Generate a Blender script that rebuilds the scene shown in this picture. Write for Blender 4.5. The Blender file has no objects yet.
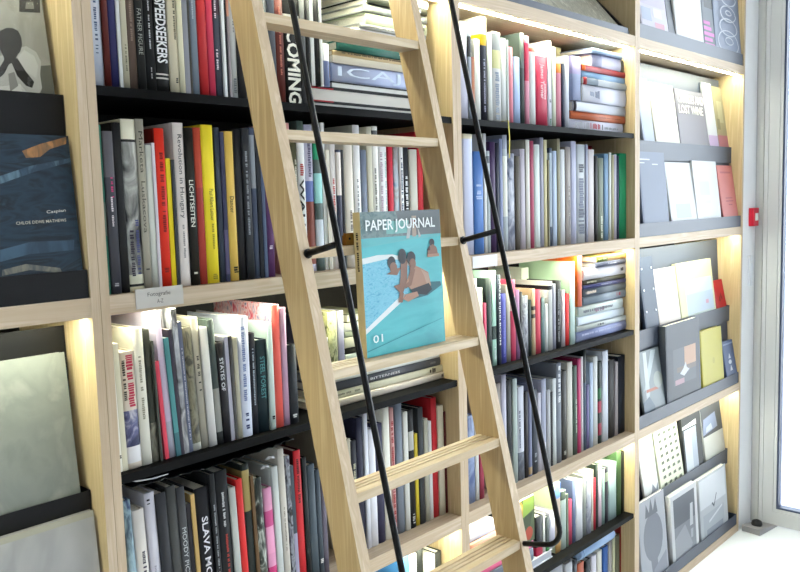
import bpy, bmesh, math, random
from mathutils import Vector, Matrix
random.seed(7)
SC = bpy.context.scene
COL = SC.collection
# ------------------------------------------------------------------ camera
F = 817.45; YAW = .8233; PITCH = -.1019; ROLL = -.0283
CAM = Vector((-.6462, -1.2727, 1.4624))
cy, sy = math.cos(YAW), math.sin(YAW)
FWD = Vector((sy*math.cos(PITCH), cy*math.cos(PITCH), math.sin(PITCH)))
r0 = Vector((cy, -sy, 0)); u0 = r0.cross(FWD)
RGT = math.cos(ROLL)*r0 + math.sin(ROLL)*u0
UPV = -math.sin(ROLL)*r0 + math.cos(ROLL)*u0
cd = bpy.data.cameras.new('camera'); cam = bpy.data.objects.new('camera', cd); COL.objects.link(cam)
cd.sensor_width = 36; cd.lens = F*36/800; cd.clip_start = .05; cd.clip_end = 200
cam.matrix_world = Matrix(((RGT.x, UPV.x, -FWD.x, CAM.x), (RGT.y, UPV.y, -FWD.y, CAM.y), (RGT.z, UPV.z, -FWD.z, CAM.z), (0, 0, 0, 1)))
SC.camera = cam

def ray(px, py): return (px-400)/F*RGT - (py-286)/F*UPV + FWD
def at_y(px, py, Y, k=0., z0=0.):        # point on the plane y = Y + k (z - z0)
    d = ray(px, py); t = (Y + k*(CAM.z-z0) - CAM.y)/(d.y - k*d.z); return CAM + t*d
def at_x(px, py, X):
    d = ray(px, py); return CAM + (X-CAM.x)/d.x*d
def proj(p):
    q = Vector(p)-CAM; z = q.dot(FWD); return 400+F*q.dot(RGT)/z, 286-F*q.dot(UPV)/z

# ------------------------------------------------------------------ materials
def lin(h):
    h = h.lstrip('#'); v = [int(h[i:i+2], 16)/255 for i in (0, 2, 4)]
    return [c/12.92 if c <= .04045 else ((c+.055)/1.055)**2.4 for c in v]
MC = {}
def mat(h, rough=.5, g=1., spec=.22, metal=0.):
    key = ('p', h, rough, round(g, 2), spec, metal)
    if key in MC: return MC[key]
    m = bpy.data.materials.new('paint_'+h); m.use_nodes = True
    b = m.node_tree.nodes['Principled BSDF']
    c = [min(.86, v*g) for v in lin(h)]
    b.inputs['Base Color'].default_value = (*c, 1); b.inputs['Roughness'].default_value = rough
    b.inputs['Specular IOR Level'].default_value = spec; b.inputs['Metallic'].default_value = metal
    MC[key] = m; return m
def ramp_mat(name, cols, scale=(8, 8, 8), rough=.5, kind='noise', detail=6, dist=0., coord='Object', bump=0., contrast=(.3, .7), spec=.35):
    m = bpy.data.materials.new(name); m.use_nodes = True; nt = m.node_tree
    b = nt.nodes['Principled BSDF']; tc = nt.nodes.new('ShaderNodeTexCoord'); mp = nt.nodes.new('ShaderNodeMapping')
    mp.inputs['Scale'].default_value = scale
    nt.links.new(tc.outputs[coord], mp.inputs['Vector'])
    if kind == 'noise':
        n = nt.nodes.new('ShaderNodeTexNoise'); n.inputs['Scale'].default_value = 1; n.inputs['Detail'].default_value = detail
        n.inputs['Distortion'].default_value = dist; out = n.outputs['Fac']
    elif kind == 'wave':
        n = nt.nodes.new('ShaderNodeTexWave'); n.inputs['Scale'].default_value = 1; n.inputs['Distortion'].default_value = dist
        n.inputs['Detail'].default_value = 3; out = n.outputs['Fac']
    else:
        n = nt.nodes.new('ShaderNodeTexVoronoi'); n.inputs['Scale'].default_value = 1; out = n.outputs['Distance']
    nt.links.new(mp.outputs[0], n.inputs['Vector'])
    r = nt.nodes.new('ShaderNodeValToRGB'); nt.links.new(out, r.inputs[0])
    el = r.color_ramp.elements; k = len(cols)
    while len(el) < k: el.new(.5)
    for i, c in enumerate(cols):
        el[i].position = contrast[0]+(contrast[1]-contrast[0])*i/max(1, k-1); el[i].color = (*lin(c), 1)
    nt.links.new(r.outputs[0], b.inputs['Base Color'])
    b.inputs['Roughness'].default_value = rough; b.inputs['Specular IOR Level'].default_value = spec
    if bump:
        bp = nt.nodes.new('ShaderNodeBump'); bp.inputs['Strength'].default_value = bump; bp.inputs['Distance'].default_value = .002
        nt.links.new(out, bp.inputs['Height']); nt.links.new(bp.outputs[0], b.inputs['Normal'])
    return m
PH = {}
def photo(a, b_, c=None, sc=60):
    key = (a, b_, c, sc)
    if key not in PH:
        PH[key] = ramp_mat('printed_photo', [a, b_] + ([c] if c else []), (sc, sc, sc*.45), .45, 'noise', 5, 1.2, contrast=(.35, .65))
    return PH[key]
WOOD_V = ramp_mat('birch_upright', ['cab69c', 'bfa98d', 'd3c0a8'], (38, 38, 1.6), .55, 'noise', 8, 2.5, bump=.05)
WOOD_H = ramp_mat('birch_board', ['cab69c', 'bfa98d', 'd3c0a8'], (1.6, 38, 38), .55, 'noise', 8, 2.5, bump=.05)
FACE_V = ramp_mat('birch_warm_lit_face', ['c8b28a', 'bba57d', 'd3be98'], (38, 38, 1.6), .55, 'noise', 8, 2.5, bump=.05)  # same birch made yellower, warm strip light put into the colour
LAD_E = ramp_mat('ladder_ash_edge', ['ccb698', 'c0a98a', 'd6c2a6'], (42, 42, 2.2), .5, 'noise', 8, 2.2, bump=.06)
LAD_V = ramp_mat('ladder_ash_warm_lit', ['bba278', 'ad936a', 'c8b088'], (42, 42, 2.2), .5, 'noise', 8, 2.2, bump=.06)  # stile sides yellower than the front edges, warm light put into the colour
LAD_H = ramp_mat('ladder_ash_tread', ['cbb797', 'bfa988', 'd5c3a6'], (2.2, 42, 42), .5, 'noise', 8, 2.2, bump=.06)
BLACK = mat('040405', .65, 1., .12); DKBACK = mat('1d1c1b', .65)
BMETAL = mat('0c0c0d', .35); GREYMET = mat('7d8694', .4, 1., .5)
PAGE = ramp_mat('page_edges', ['e9e5d8', 'd8d2c2', 'f1eee4'], (400, 400, 400), .8, 'noise', 2, 0)
PAGEY = mat('ddd3bd', .8)
def emit(name, col, s):
    m = bpy.data.materials.new(name); m.use_nodes = True; b = m.node_tree.nodes['Principled BSDF']
    b.inputs['Base Color'].default_value = (*col, 1); b.inputs['Emission Color'].default_value = (*col, 1); b.inputs['Emission Strength'].default_value = s
    return m

# ------------------------------------------------------------------ mesh helpers
class MB:
    def __init__(s): s.bm = bmesh.new()
    def box(s, x0, x1, y0, y1, z0, z1, mi=0, rot=None):
        v = [s.bm.verts.new(p) for p in ((x0, y0, z0), (x1, y0, z0), (x1, y1, z0), (x0, y1, z0), (x0, y0, z1), (x1, y0, z1), (x1, y1, z1), (x0, y1, z1))]
        for q in ((3, 2, 1, 0), (4, 5, 6, 7), (0, 1, 5, 4), (1, 2, 6, 5), (2, 3, 7, 6), (3, 0, 4, 7)):
            f = s.bm.faces.new([v[i] for i in q]); f.material_index = mi
        return v
    def prism(s, prof, axis, a, b, mi=0, cap=True):       # profile of 2-D points swept along an axis from a to b
        def P(p, t): return {'x': (t, p[0], p[1]), 'y': (p[0], t, p[1]), 'z': (p[0], p[1], t)}[axis]
        A = [s.bm.verts.new(P(p, a)) for p in prof]; B = [s.bm.verts.new(P(p, b)) for p in prof]; n = len(prof)
        for i in range(n):
            f = s.bm.faces.new((A[i], A[(i+1) % n], B[(i+1) % n], B[i])); f.material_index = mi
        if cap:
            for L in (A, B):
                f = s.bm.faces.new(L); f.material_index = mi
    def tube(s, pts, rad, seg=10, mi=0):
        pts = [Vector(p) for p in pts]; rings = []
        for i, p in enumerate(pts):
            d = (pts[min(i+1, len(pts)-1)]-pts[max(i-1, 0)]).normalized()
            a = d.cross(Vector((1, .01, .02))); a = a if a.length > .2 else d.cross(Vector((0, 1, 0))); a.normalize(); c = d.cross(a)
            rr = rad[i] if isinstance(rad, (list, tuple)) else rad
            rings.append([s.bm.verts.new(p+rr*(math.cos(2*math.pi*k/seg)*a+math.sin(2*math.pi*k/seg)*c)) for k in range(seg)])
        for A, B in zip(rings, rings[1:]):
            for k in range(seg):
                f = s.bm.faces.new((A[k], A[(k+1) % seg], B[(k+1) % seg], B[k])); f.material_index = mi; f.smooth = True
        for R in (rings[0], rings[-1]):
            f = s.bm.faces.new(R); f.material_index = mi
    def poly(s, pts, mi=0):
        f = s.bm.faces.new([s.bm.verts.new(p) for p in pts]); f.material_index = mi
    def build(s, name, mats, parent=None, bevel=0.):
        if bevel:
            bmesh.ops.bevel(s.bm, geom=[e for e in s.bm.edges if e.is_manifold and len(e.link_faces) == 2 and e.calc_face_angle(0) > .6], offset=bevel, segments=2, affect='EDGES', clamp_overlap=True)
        bmesh.ops.recalc_face_normals(s.bm, faces=s.bm.faces[:])
        me = bpy.data.meshes.new(name); s.bm.to_mesh(me); s.bm.free()
        for m in (mats if isinstance(mats, (list, tuple)) else [mats]): me.materials.append(m)
        o = bpy.data.objects.new(name, me); COL.objects.link(o)
        if parent: o.parent = parent
        return o
def faces_along_x(o, m):                       # broad faces take a yellower copy of the wood, warm light painted in
    o.data.materials.append(m); k = len(o.data.materials)-1
    for p in o.data.polygons:
        if abs(p.normal.x) > .8: p.material_index = k
def thing(name, label, cat, loc=(0, 0, 0), rot=(0, 0, 0), group=None):
    o = bpy.data.objects.new(name, None); COL.objects.link(o); o.location = loc; o.rotation_euler = rot
    o.empty_display_size = .05; o['label'] = label; o['category'] = cat
    if group: o['group'] = group
    return o
def tag(o, label, cat, group=None):
    o['label'] = label; o['category'] = cat
    if group: o['group'] = group
    return o
def structure(o, label=None):
    o['kind'] = 'structure'
    if label: o['label'] = label
    return o
def text_tris(body, bold=.0):
    cu = bpy.data.curves.new('lettering_source', 'FONT'); cu.body = body; cu.size = 1; cu.offset = bold; cu.resolution_u = 2
    ob = bpy.data.objects.new('lettering_source', cu)
    me = ob.to_mesh(); vs = [v.co.copy() for v in me.vertices]; fs = [list(p.vertices) for p in me.polygons]
    ob.to_mesh_clear(); bpy.data.objects.remove(ob); bpy.data.curves.remove(cu)
    return vs, fs
def text_mesh(mb, body, fn, mi=0, bold=0.):
    """text set into the unit box u,v in 0..1 (u along the writing), mapped by fn(u, v) -> point"""
    vs, fs = text_tris(body, bold)
    if not vs: return
    x0 = min(v.x for v in vs); x1 = max(v.x for v in vs); y0 = min(v.y for v in vs); y1 = max(v.y for v in vs)
    V = [mb.bm.verts.new(fn((v.x-x0)/(x1-x0), (v.y-y0)/(y1-y0))) for v in vs]
    for f in fs:
        try:
            q = mb.bm.faces.new([V[i] for i in f]); q.material_index = mi
        except ValueError: pass
# ------------------------------------------------------------------ books
def spine_y(u, e): return e*(2*u-1)**2
def book_parts(root, w, d, h, cover, bands=(), soft=None, side=None, pg=False, orient='up', lines=(), title=None, page=None, ribbon=None, tilt_tip=0):
    """One bound book: a cover wrapped round a page block. Its own axes: w thickness, d depth (spine at 0), h height.
    orient: up = spine to the front; flat = lying, spine to the front; face = front cover to the front."""
    if soft is None: soft = w < .0105
    t = .0009 if soft else min(.0026, w*.16); e = 0.0004 if soft else min(.0028, w*.11)
    inset = .0006 if soft else .003
    page = page or PAGE
    def T(x, y, z):
        if pg: y = d-y
        return (x, y, z) if orient == 'up' else ((z, y, x) if orient == 'flat' else (y, x, z))
    mats = [cover]
    def slot(m):
        if m not in mats: mats.append(m)
        return mats.index(m)
    sd = slot(side) if side else None
    mb = MB(); bm = mb.bm
    N = 6 if not soft else 2
    prof = [(0, d), (0, e+.0085), (.0007 if not soft else 0, e+.0045), (0, e)]
    prof += [(w*(i/N), spine_y(i/N, e)) for i in range(1, N)] + [(w, e), (w-(.0007 if not soft else 0), e+.0045), (w, e+.0085), (w, d)]
    no = len(prof); prof += [(w-t, d), (w-t, e+t+.0005), (t, e+t+.0005), (t, d)]
    cuts = sorted({0., 1.} | {b[0] for b in bands} | {b[1] for b in bands}); rings = [[bm.verts.new(T(p[0], p[1], c*h)) for p in prof] for c in cuts]
    n = len(prof)
    for k in range(len(cuts)-1):
        mid = (cuts[k]+cuts[k+1])/2; mi = 0
        for b in bands:
            if b[0] <= mid <= b[1]: mi = slot(b[2])
        for i in range(n):
            f = bm.faces.new((rings[k][i], rings[k][(i+1) % n], rings[k+1][(i+1) % n], rings[k+1][i]))
            f.material_index = mi if (sd is None or 3 <= i < no-4) else sd
            if 3 <= i < no-4 and not soft: f.smooth = True
    for R in (rings[0], rings[-1]):
        bm.faces.new(R).material_index = 0 if sd is None else sd
    for (m, z0, z1, u0, su) in lines:              # printed lettering too small to read, set down the spine
        mi = slot(m); z = z1*h; rnd = random.Random(int(z1*1e4+w*1e6))
        while z > z0*h:
            L = rnd.uniform(.0016, .0034)*max(.6, su*w/.006)**.5
            if rnd.random() > .17:
                xa, xb = w*u0-su*w*rnd.uniform(.35, .5), w*u0+su*w*rnd.uniform(.3, .5); yy = spine_y(u0, e)-.0004
                f = bm.faces.new([bm.verts.new(T(*p)) for p in ((xa, yy, z), (xb, yy, z), (xb, yy, z-L), (xa, yy, z-L))]); f.material_index = mi
            z -= L+.0009
    c = mb.build('cover', mats, root)
    pb = MB(); a = T(t*1.02, e+t+.0007, inset); b = T(w-t*1.02, d-inset, h-inset)
    pb.box(*[v for i in range(3) for v in sorted((a[i], b[i]))]); pb.build('page_block', page, root)
    for ti in (title or ()):
        body, m, z0, z1, u0, su, bold = ti
        tb = MB()
        if orient == 'flat': fn = lambda u, v: T(w*(u0+(v-.5)*su), -.0006, h*(z0+(z1-z0)*u))
        else: fn = lambda u, v: T(w*(u0+(v-.5)*su), spine_y(u0, e)-.0006, h*(z1-(z1-z0)*u))
        text_mesh(tb, body, fn, 0, bold); tb.build('spine_title', m, root)
    if ribbon:
        rb = MB(); m, L = ribbon
        rb.box(w*.5-.0022, w*.5+.0022, -.0335, .004, .0022, .003)
        rb.prism([(w*.5-.0022, .003), (w*.5+.0022, .003), (w*.62+.0022, -L*.45), (w*.56+.0022, -L), (w*.56-.0022, -L), (w*.62-.0022, -L*.45)], 'y', -.0343, -.0336)
        rb.build('ribbon', m, root)
    return c
BOOKS = []
def label_for(desc, noun, place, before):
    lab = f"{desc} {noun} {place}"
    if before:
        l2 = f"{desc} {noun} just past the {before} one, {place}"
        if len(l2.replace('-', ' ').split()) <= 16: lab = l2
    return lab
class Row:
    def __init__(s, place, group, z, y, yref, gain=1., lean=0., jit=.004, noun='book'):
        s.__dict__.update(place=place, group=group, z=z, y=y, yref=yref, gain=gain, lean=lean, jit=jit, noun=noun)
def hexm(row, h, rough=None):
    if not isinstance(h, str): return h
    return mat(h, rough if rough is not None else .5, row.gain)
def upright(row, specs, prev=None):
    """specs: (px0, px1, top px or None, colour, description, options)"""
    rnd = random.Random(len(row.place)*13+int(row.z*1000))
    L = []
    for sp in specs:
        x0, x1, top, col, desc = sp[:5]; o = dict(sp[5]) if len(sp) > 5 else {}
        Y = row.y + rnd.uniform(0, row.jit) + o.get('dy', 0); a = math.radians(o.get('a', row.lean)); yr = o.get('yr', row.yref)
        A = at_y(x0, yr, Y); B = at_y(x1, yr, Y); zb = o.get('z', row.z)
        X0 = A.x + math.tan(a)*(A.z-zb); X1 = B.x + math.tan(a)*(B.z-zb)
        L.append([X0, X1, Y, a, zb, top, col, desc, o])
    bx0 = .95*math.floor(L[0][0]/.95+.03)+.0175; bx1 = bx0+.95-.035
    for l in L:
        l[0] = min(max(l[0], bx0+math.tan(l[3])*.235), bx1-.004); l[1] = min(max(l[1], l[0]+.003), bx1)
    main = [l for l in L if not l[8].get('dy')]
    for b in L:
        if b[8].get('dy'):
            for l in L:
                if not l[8].get('dy') and l[0] < b[1]+.012 and l[1] > b[0]-.012: l[8]['d'] = min(l[8].get('d', 9), b[2]-l[2]-.004)
    for p, q in zip(main, main[1:]):
        if p[4] != q[4] and not (p[8].get('pair') or q[8].get('pair')): continue
        if q[3] > p[3]:                           # a book leaning more than its neighbour rests its head on it
            need = (math.tan(q[3])-math.tan(p[3]))*.225-(q[0]-p[1])
            if need > 0:
                sh = min(need, .3*(q[1]-q[0])); q[0] += sh; q[3] = math.atan(math.tan(p[3])+max(0, q[0]-p[1])/.225)
        if p[1] > q[0]-.0004:
            m = (p[1]+q[0])/2
            p[1] = m-.0002; q[0] = m+.0002
    for X0, X1, Y, a, zb, top, col, desc, o in L:
        w = max(.003, (X1-X0)*math.cos(a)); h = .305
        if top is not None:
            lo, hi = .05, .6
            for _ in range(40):
                md = (lo+hi)/2
                px, py = proj((X0+w*.5-math.sin(a)*md, Y, zb+math.cos(a)*md))
                if py > top: lo = md
                else: hi = md
            h = lo
        if o.get('hmax'): h = min(h, o['hmax'])
        ceil_ = min(v for v in (BT+.0, .346, .625, .966 if X0 < .33 else .986, 1.2885, 1.640, 1.9455) if v > zb+.05)
        h = min(h, o.get('cap', .34), (ceil_-zb-.0052-w*math.sin(a))/math.cos(a))
        d = o.get('d', min(.235, max(.13, h*rnd.uniform(.72, .84)), .284-Y))
        r = thing('book', label_for(desc, o.get('noun', row.noun), row.place, prev), 'book', (X0, Y, zb+.0004), (0, -a, 0), row.group)
        cover = photo(*col) if isinstance(col, tuple) else hexm(row, col, o.get('rough'))
        bands = [(b[0], b[1], photo(*b[2]) if isinstance(b[2], tuple) else hexm(row, b[2])) for b in o.get('b', ())]
        lines = [(hexm(row, l[0], .5), *l[1:]) for l in o.get('l', ())]
        title = [(t[0], hexm(row, t[1], .5), *t[2:]) for t in o.get('t', ())]
        side = o.get('side'); side = (photo(*side) if isinstance(side, tuple) else hexm(row, side)) if side else None
        rb = o.get('ribbon'); rb = (hexm(row, rb[0]), rb[1]) if rb else None
        book_parts(r, w, d, h, cover, bands, o.get('soft'), side, False, 'up', lines, title, None, rb)
        prev = desc
    return prev
def stack(row, z, specs, xpx, prev=None, Y=None, noun='book', wordpos=None):
    """a lying pile, lowest first: (left px, right px, thickness in px at the column xpx, colour, description, options)"""
    rnd = random.Random(int(z*999)+int(xpx)); Y = row.y if Y is None else Y
    zz = z+.0004; prev = None
    for sp in specs:
        l, rr, th, col, desc = sp[:5]; o = dict(sp[5]) if len(sp) > 5 else {}
        yy = Y+o.get('dy', rnd.uniform(0, .006)); ypx = proj((at_y(xpx, 286, yy).x, yy, zz))[1]
        w = abs(at_y(xpx, ypx, yy).z-at_y(xpx, ypx-th, yy).z)
        X0 = at_y(l, ypx, yy).x; X1 = at_y(rr, ypx, yy).x
        bx0 = .95*math.floor((X0+X1)/2/.95)+.0175; X0 = max(X0, bx0); X1 = min(X1, bx0+.915)
        lab = f"{desc} {noun} lying in the pile on {row.place}" if not o.get('lab') else o['lab']
        if prev and not o.get('lab'):
            l2 = f"{desc} {noun} lying on the {prev} one, {row.place}"
            if len(l2.replace('-', ' ').split()) <= 16: lab = l2
        r = thing('book', lab, 'book', (X0, yy, zz), (0, 0, 0), row.group+' lying in a pile')
        cover = photo(*col) if isinstance(col, tuple) else hexm(row, col, o.get('rough'))
        bands = [(b[0], b[1], photo(*b[2]) if isinstance(b[2], tuple) else hexm(row, b[2])) for b in o.get('b', ())]
        lines = [(hexm(row, q[0], .5), *q[1:]) for q in o.get('l', ())]
        title = [(t[0], hexm(row, t[1], .5), *t[2:]) for t in o.get('t', ())]
        book_parts(r, w, o.get('d', .115 if row.place.startswith('top shelf pile, door') else .215), X1-X0, cover, bands, o.get('soft', False), None, o.get('pg', False), 'flat', lines, title, hexm(row, o['page']) if 'page' in o else None)
        zz += w+.0006; prev = desc
    return zz
# ------------------------------------------------------------------ room
ZB, ZA, ZT = .658, 1.3215, 1.9785; BT = .033
WHITEWALL = mat('e9ebef', .7); FRAME = mat('c0c1c4', .45, 1., .4); JAMB = mat('c6c6c4', .5)
FLOOR = ramp_mat('poured_floor', ['dcdfe6', 'e3e6ec'], (1.5, 1.5, 1.5), .28, 'noise', 4, 0)
m = MB(); m.box(-3, 3.04, -3.2, .34, -.05, 0); structure(m.build('floor', FLOOR))
m = MB(); m.box(-3, 3.04, -3.2, .34, 2.95, 3.0); structure(m.build('ceiling', mat('eeeeec', .8)))
m = MB(); m.box(-3, 3.04, .31, .36, 0, 2.95); structure(m.build('wall_back', WHITEWALL))
m = MB(); m.box(-3.05, -3, -3.2, .36, 0, 2.95); structure(m.build('wall_left', WHITEWALL))
m = MB(); m.box(-3.05, 3.04, -3.25, -3.2, 0, 2.95); structure(m.build('wall_front', WHITEWALL))
m = MB(); m.box(2.8505, 2.992, 0, .31, 0, 2.95); structure(m.build('wall_pilaster', mat('f6f8ff', .5)))
# end wall: glazed door, then an unseen window added for more daylight, plaster round both
m = MB(); m.box(2.995, 3.04, -3.2, .31, 2.7, 2.95); m.box(2.995, 3.04, -3.2, -2.75, 0, 2.7); m.box(2.995, 3.04, -1.16, -1.04, 0, 2.7); m.box(2.995, 3.04, -.03, .31, 0, 2.7)
structure(m.build('wall_right', JAMB))
GLASS = bpy.data.materials.new('clear_glass'); GLASS.use_nodes = True
nt = GLASS.node_tree; nt.nodes.clear(); out = nt.nodes.new('ShaderNodeOutputMaterial'); tr = nt.nodes.new('ShaderNodeBsdfTransparent'); gl = nt.nodes.new('ShaderNodeBsdfGlossy'); mx = nt.nodes.new('ShaderNodeMixShader'); fr = nt.nodes.new('ShaderNodeFresnel')
tr.inputs[0].default_value = (.95, .97, .98, 1); gl.inputs['Roughness'].default_value = .02; fr.inputs[0].default_value = 1.45
nt.links.new(fr.outputs[0], mx.inputs[0]); nt.links.new(tr.outputs[0], mx.inputs[1]); nt.links.new(gl.outputs[0], mx.inputs[2]); nt.links.new(mx.outputs[0], out.inputs[0])
GASK = mat('39435c', .5)
def glazed(name, y0, y1, z0, z1, fw):
    f = MB()
    for (a, b, c, d) in ((y1-fw, y1, z0, z1), (y0, y0+fw, z0, z1), (y0+fw, y1-fw, z0, z0+fw), (y0+fw, y1-fw, z1-fw, z1)):
        f.box(2.985, 3.035, a, b, c, d)
    f.box(2.981, 2.985, y1-.018, y1-.006, z0, z1); f.box(2.981, 2.985, y1-fw+.012, y1-fw+.03, z0+fw-.03, z1-fw+.03)
    f.box(2.981, 2.985, y0+fw-.03, y1-fw+.012, z0+fw-.03, z0+fw-.014)
    fr_ = structure(f.build(name, FRAME, None, .0012))
    k = MB()
    for (a, b, c, d) in ((y1-fw-.008, y1-fw, z0+fw, z1-fw), (y0+fw, y0+fw+.008, z0+fw, z1-fw), (y0+fw+.008, y1-fw-.008, z0+fw, z0+fw+.009), (y0+fw+.008, y1-fw-.008, z1-fw-.009, z1-fw)):
        k.box(2.988, 3.03, a, b, c, d)
    k.build('gasket', GASK, fr_)
    g = MB(); g.box(3.008, 3.014, y0+fw+.008, y1-fw-.008, z0+fw+.009, z1-fw-.009); g.build('glass_pane', GLASS, fr_)
    return fr_
dr = glazed('door_1', -1.04, -.036, .008, 2.7, .074)
h = MB(); h.tube([(2.985, -.985, 1.05), (2.945, -.985, 1.05), (2.94, -.97, 1.05), (2.94, -.87, 1.05)], .009); h.build('door_handle', mat('9a9a9a', .3, 1., .5, 1.), dr)
glazed('added_window_1', -2.75, -1.16, .008, 2.7, .06)
m = MB(); m.box(3.04, 14, -9, 6, -.06, -.01); structure(m.build('pavement', mat('d9d5cf', .8)))
# things by the door
t = thing('alarm_switch', 'small red wall box with pale square push plate on the white pilaster', 'alarm', (2.945, -.0005, 1.358))
m = MB(); m.box(-.030, .030, -.020, 0, -.038, .038); m.build('housing', mat('c8243a', .4), t, .004)
m = MB(); m.box(-.011, .019, -.0225, -.020, -.015, .016); m.build('push_plate', mat('dfe8df', .4), t, .0006)
t = thing('switch_plate', 'narrow white switch plate on the white pilaster below the red box', 'switch', (2.93, -.0004, 1.13))
m = MB(); m.box(-.018, .018, -.008, 0, -.065, .065); m.build('plate', mat('e6e8ec', .4), t, .002)
m = MB(); m.box(-.009, .009, -.0115, -.008, -.03, .03); m.build('rocker', mat('dfe2e8', .35), t, .001)
t = thing('door_stop', 'grey wedge door stop with a black knob on the white floor', 'door stop', (2.905, -.06, 0), (0, 0, math.radians(-8)))
m = MB(); m.prism([(-.055, .0003), (.12, .0003), (.12, .004), (-.03, .026), (-.055, .026)], 'y', -.04, .04); m.build('wedge', mat('8d8b8e', .4, 1., .5), t, .003)
m = MB(); m.tube([(-.005, 0, .02), (-.005, 0, .03), (-.005, 0, .042), (-.005, 0, .048)], [.02, .023, .02, .008], 14); m.build('knob', mat('1b1b1e', .5), t)

# ------------------------------------------------------------------ bookcases
LED = emit('led_strip_glow', (.97, 1., .77), 1.0)
LED_STRENGTH = 80.
LED.node_tree.nodes['Principled BSDF'].inputs['Emission Strength'].default_value = LED_STRENGTH
def bookcase(i, label, metal, mids, back):
    x0 = .95*(i-1); x1 = x0+.95; t = thing('bookcase', label, 'bookcase', (x0, 0, 0), group=None)
    W = .95
    for a, b in ((.0004, .0162), (W-.0162, W-.0004)):
        m = MB(); m.box(a, b, 0, .3, 0, 2.6385); faces_along_x(m.build('side_panel', WOOD_V, t, .0012), FACE_V)
    for zt in (BT, ZB, ZA, ZT, 2.6385):
        m = MB(); m.box(.0164, W-.0164, .0005, .2895, zt-BT, zt); m.build('shelf_board', WOOD_H, t, .0012)
    m = MB(); m.box(.0164, W-.0164, .29, .3, 0, 2.6385); m.build('back_panel', back, t)
    for zt in (ZB, ZA, ZT, 2.6385):
        z = zt-BT
        m = MB(); m.box(.022, W-.022, .020, .034, z-.0020, z-.0003); m.build('led_strip', LED, t)
    for z in mids:
        m = MB(); m.box(.0168, W-.0168, .004, .289, z-.012, z); m.box(.0168, W-.0168, .004, .007, z-.0155, z-.012); m.build('metal_shelf', BLACK, t, .0006)
    return t
MIDS = (1.666, 1.012, .372, 2.33)
bookcase(0, 'birch bookcase fitted with black display racks, beside the ladder bay', None, (), DKBACK)
bookcase(1, 'birch bookcase full of books directly behind the wooden ladder', None, MIDS, DKBACK)
bookcase(2, 'birch bookcase full of books between the ladder and the grey display racks', None, MIDS, DKBACK)
bookcase(3, 'birch bookcase fitted with grey display racks next to the white pilaster', None, (), DKBACK)
def rack(i, zb, hgt, m_, label):
    x0 = .95*(i-1)+.0178; W = .95-.0356; t = thing('display_rack', label, 'display rack', (x0, 0, zb+.0004), group='grey display racks' if i == 3 else 'black display racks')
    b = MB(); b.box(0, W, .003, .0045, 0, .046); b.box(0, W, .0045, .042, 0, .0015); b.box(0, .0012, .0045, .042, .0015, .046); b.box(W-.0012, W, .0045, .042, .0015, .046); b.build('lower_tray', m_, t)
    b = MB(); b.prism([(.042, 0), (.0555, .2795), (.057, .2795), (.0435, 0)], 'x', 0, W); b.build('slanted_back', m_, t)
    b = MB(); b.box(0, W, .045, .0465, .264, .330); b.box(0, W, .0465, .086, .2800, .2815); b.box(0, .0012, .0465, .086, .2815, .330); b.box(W-.0012, W, .0465, .086, .2815, .330); b.build('upper_tray', m_, t)
    b = MB(); b.prism([(.086, .2800), (.102, hgt), (.1035, hgt), (.0875, .2800)], 'x', 0, W); b.build('upper_back', m_, t)
    return t
RB = mat('111113', .45); RG = mat('3d4452', .45, 1., .35)
for zb, nm in ((ZA, 'black slanted display rack holding the blue painted cover, beside the ladder bay'), (ZB, 'black slanted display rack holding the silver mottled cover, low beside ladder bay')):
    rack(0, zb, .61, RB, nm)
rack(3, ZT, .61, RG, 'grey slanted display rack holding the circle patterned cover, topmost by the pilaster')
rack(3, ZA, .61, RG, 'grey slanted display rack holding the coral booklet beside the pilaster')
rack(3, ZB, .61, RG, 'grey slanted display rack holding the yellow book beside the pilaster')
rack(3, BT, .56, RG, 'grey slanted display rack just above the floor beside the pilaster')

K1 = math.atan((.0555-.042)/.2795); K2 = math.atan(.016/.30)
ART_G = [.70]
def art(root, w, h, shapes, name='cover_print', z=0.):
    """flat printed shapes on a front cover, in 0..1 across and up"""
    b = MB(); mats = []
    for k, (col, pts) in enumerate(shapes):
        mm = photo(*col) if isinstance(col, tuple) else (col if not isinstance(col, str) else mat(col, .4, ART_G[0]))
        if mm not in mats: mats.append(mm)
        b.poly([(u*w, -.0003-.00006*k-z, v*h) for u, v in pts], mats.index(mm))
    return b.build(name, mats, root)
def wtext(root, w, h, body, col, u0, u1, v0, v1, bold=0., name='cover_title', lift=.003):
    b = MB(); text_mesh(b, body, lambda u, v: ((u0+(u1-u0)*u)*w, -lift, (v0+(v1-v0)*v)*h), 0, bold); return b.build(name, mat(col, .5), root)
def rect(a, b, c, d): return [(a, c), (b, c), (b, d), (a, d)]
def ell(cx, cy_, rx, ry, n=20, a0=0, a1=360): return [(cx+rx*math.cos(math.radians(a0+(a1-a0)*i/n)), cy_+ry*math.sin(math.radians(a0+(a1-a0)*i/n))) for i in range(n + (0 if a1-a0 == 360 else 1))]
LASTX = {}
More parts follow.
